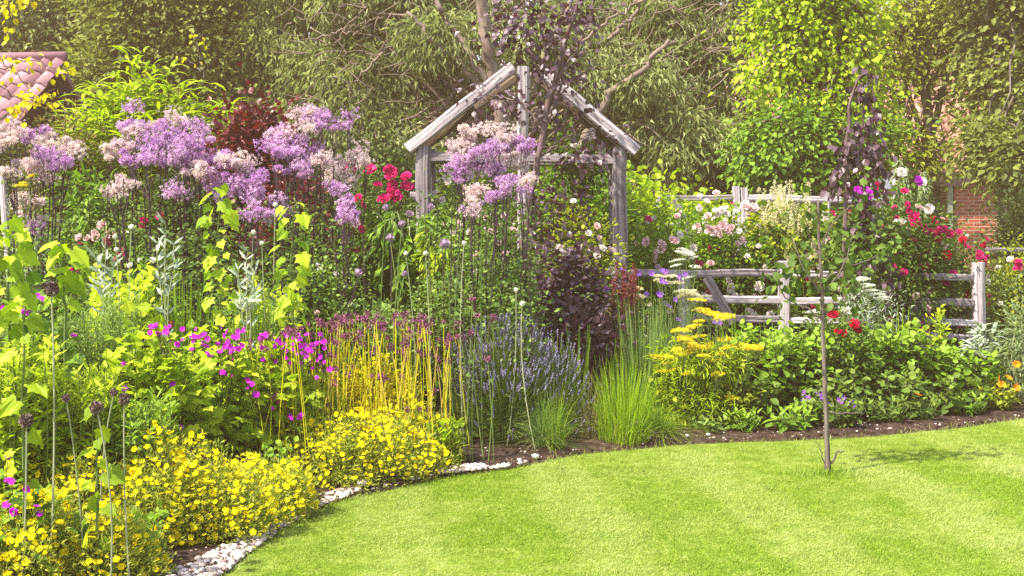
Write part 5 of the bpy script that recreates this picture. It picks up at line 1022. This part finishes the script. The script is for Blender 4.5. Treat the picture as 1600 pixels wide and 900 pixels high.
umbels('allium_seed_cluster', 'cream round seed umbels above the rushes', 1040, 9.1, [(1048, 432), (1055, 442), (1062, 455), (1075, 458), (1080, 455), (1068, 462), (985, 446), (983, 452), (993, 450), (1030, 432), (1000, 463), (978, 462), (1085, 460), (1035, 440)], 'cream', .055, 'fern', 110, leafy=30, hw=55, top=480)
umbels('cow_parsley', 'small white and yellow specks of flower behind the silver shoots', 385, 7.1, [(372, 470), (380, 478), (390, 484), (398, 470), (375, 490), (386, 468)], 'whiteumbel', .03, 'fresh', 60, leafy=40, top=480)
umbels('santolina', 'pale yellow pompom at the left edge under the faded violet dome', 35, 8.0, [(36, 286), (33, 290), (50, 275)], 'yarrow', .03, 'silver', 70, leafy=40, top=300)
# small violet flowers
root = thing('violet_geranium', 'small violet flowers sprinkled above the rushes', 'flower', gb_(1010, 9.0)); sb = MB()
for (fx, fy) in [(973, 422), (998, 427), (1018, 427), (1035, 423), (1033, 440), (1035, 438), (1040, 444), (1030, 459), (1034, 461), (1010, 460), (944, 459), (1045, 480), (1060, 500), (1118, 503), (1122, 502), (1127, 505), (1063, 432), (1070, 430), (1056, 468), (1040, 425), (947, 452)]:
    q = P(fx, fy, 8.95+rng.normal()*.1); sb.tubes([[q[0]+rng.normal()*.04, q[1], 0]], [q], .002, .0012, 4, None, 3); bloom('flower', 'vio', q, .022, root)
part('stems', sb, M['stemgreen'], root)

# ------------------------------------------------------------------ right bed: leafy shrubs
RB = 'leafy perennials of the right bed'
for (x, Y, top, hw, n, m, lab) in ((1125, 8.75, 545, 52, 34, 'fresh', 'ovate leaved perennial just right of the yarrow'), (1190, 8.8, 512, 55, 40, 'fresh', 'ovate leaved perennial below the middle fence post'), (1255, 8.85, 520, 50, 36, 'fresh', 'ovate leaved perennial directly behind the sapling stem'), (1330, 9.0, 512, 58, 42, 'fresh', 'ovate leaved perennial right of the dark red low roses'),
                                   (1400, 9.1, 508, 50, 42, 'fresh', 'tallest ovate leaved perennial of the right bed'), (1465, 9.15, 535, 50, 36, 'fresh', 'ovate leaved perennial before the end fence panel'), (1520, 9.2, 545, 45, 32, 'fresh', 'ovate leaved perennial below the silver rosettes'), (1160, 8.5, 590, 50, 30, 'mid', 'lower leafy clump under the yarrow and fence post'), (1290, 8.65, 580, 60, 36, 'mid', 'lower dark leafy clump behind the sapling'), (1390, 8.8, 580, 60, 36, 'mid', 'lower leafy clump in the middle of the right bed'), (1480, 8.95, 585, 55, 30, 'mid', 'lower leafy clump at the right end of the row')):
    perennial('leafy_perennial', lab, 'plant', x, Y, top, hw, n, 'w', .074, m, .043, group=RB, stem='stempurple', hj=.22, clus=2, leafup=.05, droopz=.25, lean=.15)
for (x, Y, top, hw, n, size, m, lab) in ((1160, 8.2, 648, 32, 20, .07, 'fresh', 'low leafy rosette at the lawn edge right of the grass tufts'), (1236, 8.22, 642, 34, 22, .07, 'fresh', 'low bright rosette at the lawn edge left of the sapling'), (1318, 8.35, 625, 36, 26, .05, 'mid', 'low clump with small violet flowers right of the sapling'), (1385, 8.5, 625, 36, 26, .05, 'mid', 'low small leaved clump at the lawn edge in the right bed'), (1440, 8.6, 625, 38, 30, .045, 'mid', 'low dark small leaved clump at the lawn edge further right'), (1505, 8.8, 618, 36, 24, .055, 'fresh', 'low clump at the lawn edge below the silver rosettes'), (1265, 8.45, 620, 30, 20, .05, 'mid', 'low dark clump just left of the sapling stem'), (1560, 9.0, 600, 40, 26, .05, 'yelgreen', 'low yellow green clump with orange flowers at the right edge'), (1105, 8.2, 655, 36, 20, .05, 'fern', 'sprawling ferny clump at the lawn edge below the yarrow')):
    def tb_(root, tip, lab=lab):
        if 'violet' in lab or 'dark clump' in lab:
            for q in tip[:8]: bloom('flower', 'vio', q+np.array([0, -.02, .03]), .016, root)
        if 'orange' in lab:
            for q in [P(1588, 570, 8.9), P(1565, 602, 8.9), P(1560, 590, 8.9), P(1434, 617, 8.6), P(1586, 606, 8.9), P(1575, 592, 8.9)]: bloom('flower', 'ora', q, .028, root)
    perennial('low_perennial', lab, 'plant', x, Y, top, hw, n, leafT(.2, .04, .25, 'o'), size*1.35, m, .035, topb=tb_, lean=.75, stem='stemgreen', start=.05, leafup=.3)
def rosette(label, x, Y, cy, hw):
    root = thing('silver_rosette', label, 'plant', gb_(x, Y)); mb = MB(); z = HZ(cy, Y); k = 90; a = rng.random(k)*6.28; e = rng.random(k)*1.3-.1; d = np.stack([np.cos(a)*np.cos(e), np.sin(a)*np.cos(e), np.sin(e)], 1)
    mb.scatter(leafT(.13, .03, .45, 'o'), np.array([GX(x, Y), Y, z])+rng.normal(size=(k, 3))*.03, frames(d, np.array([0, 0, 1.])+rdir(k)*.2), px(hw, Y)*(.8+.5*rng.random(k)), rng.random(k)); part('foliage', mb, M['silver'], root)
    sb = MB(); sb.tube([(GX(x, Y), Y, 0), (GX(x, Y), Y, z)], [.012, .008], 6); part('stem', sb, M['stempale'], root)
rosette('silver leaved rosette at the foot of the end fence post', 1540, 9.4, 530, 24); rosette('lower silver leaved rosette in front of its twin by the fence end', 1528, 9.25, 552, 24)
for (x, Y, top, hw, lab) in ((1615, 9.2, 470, 34, 'airy yellow green shrub at the right edge beyond the silver rosettes'), (1575, 11.2, 430, 36, 'twiggy olive shrub right of the end fence post')):
    shrub('airy_shrub', lab, 'shrub', x, Y, top, hw, 'l', .06, 'silverg', 100, 18, spread=.10, stem='stempale')
grassclump('grass_clump', 'loose silvery stems arching at the right edge of the bed', 'grass', 1620, 9.1, 560, 60, 110, 'silverg', .004, base_r=.3, group=GR)
perennial('sumac_shoot', 'pinnate lime green shoot in front of the end fence panel', 'plant', 1465, 9.35, 472, 16, 8, leafT(.16, .03, .2, 'o'), .07, 'lime', .03)
# floor of the bed under everything
cov = MB(); n = 3600; X = rng.uniform(-4.6, 4.8, n); Y = rng.uniform(5.2, 12.5, n); d = into_bed(X, Y); k = (d > .55) & (np.abs(X) < .5*Y+.3) & ~((X > -.35) & (Y < 7.9)); q = np.stack([X[k], Y[k], .03+.26*rng.random(k.sum())*np.clip(d[k]-.3, .2, 1)], 1)
clumpleaves(cov, q, 26, .09, .05, 'o', .1); o = put('ground_cover', cov.mesh('ground_cover', M['mid']), kind='stuff'); o['label'] = 'low tangled green ground cover filling the bed'; o['category'] = 'ground cover'
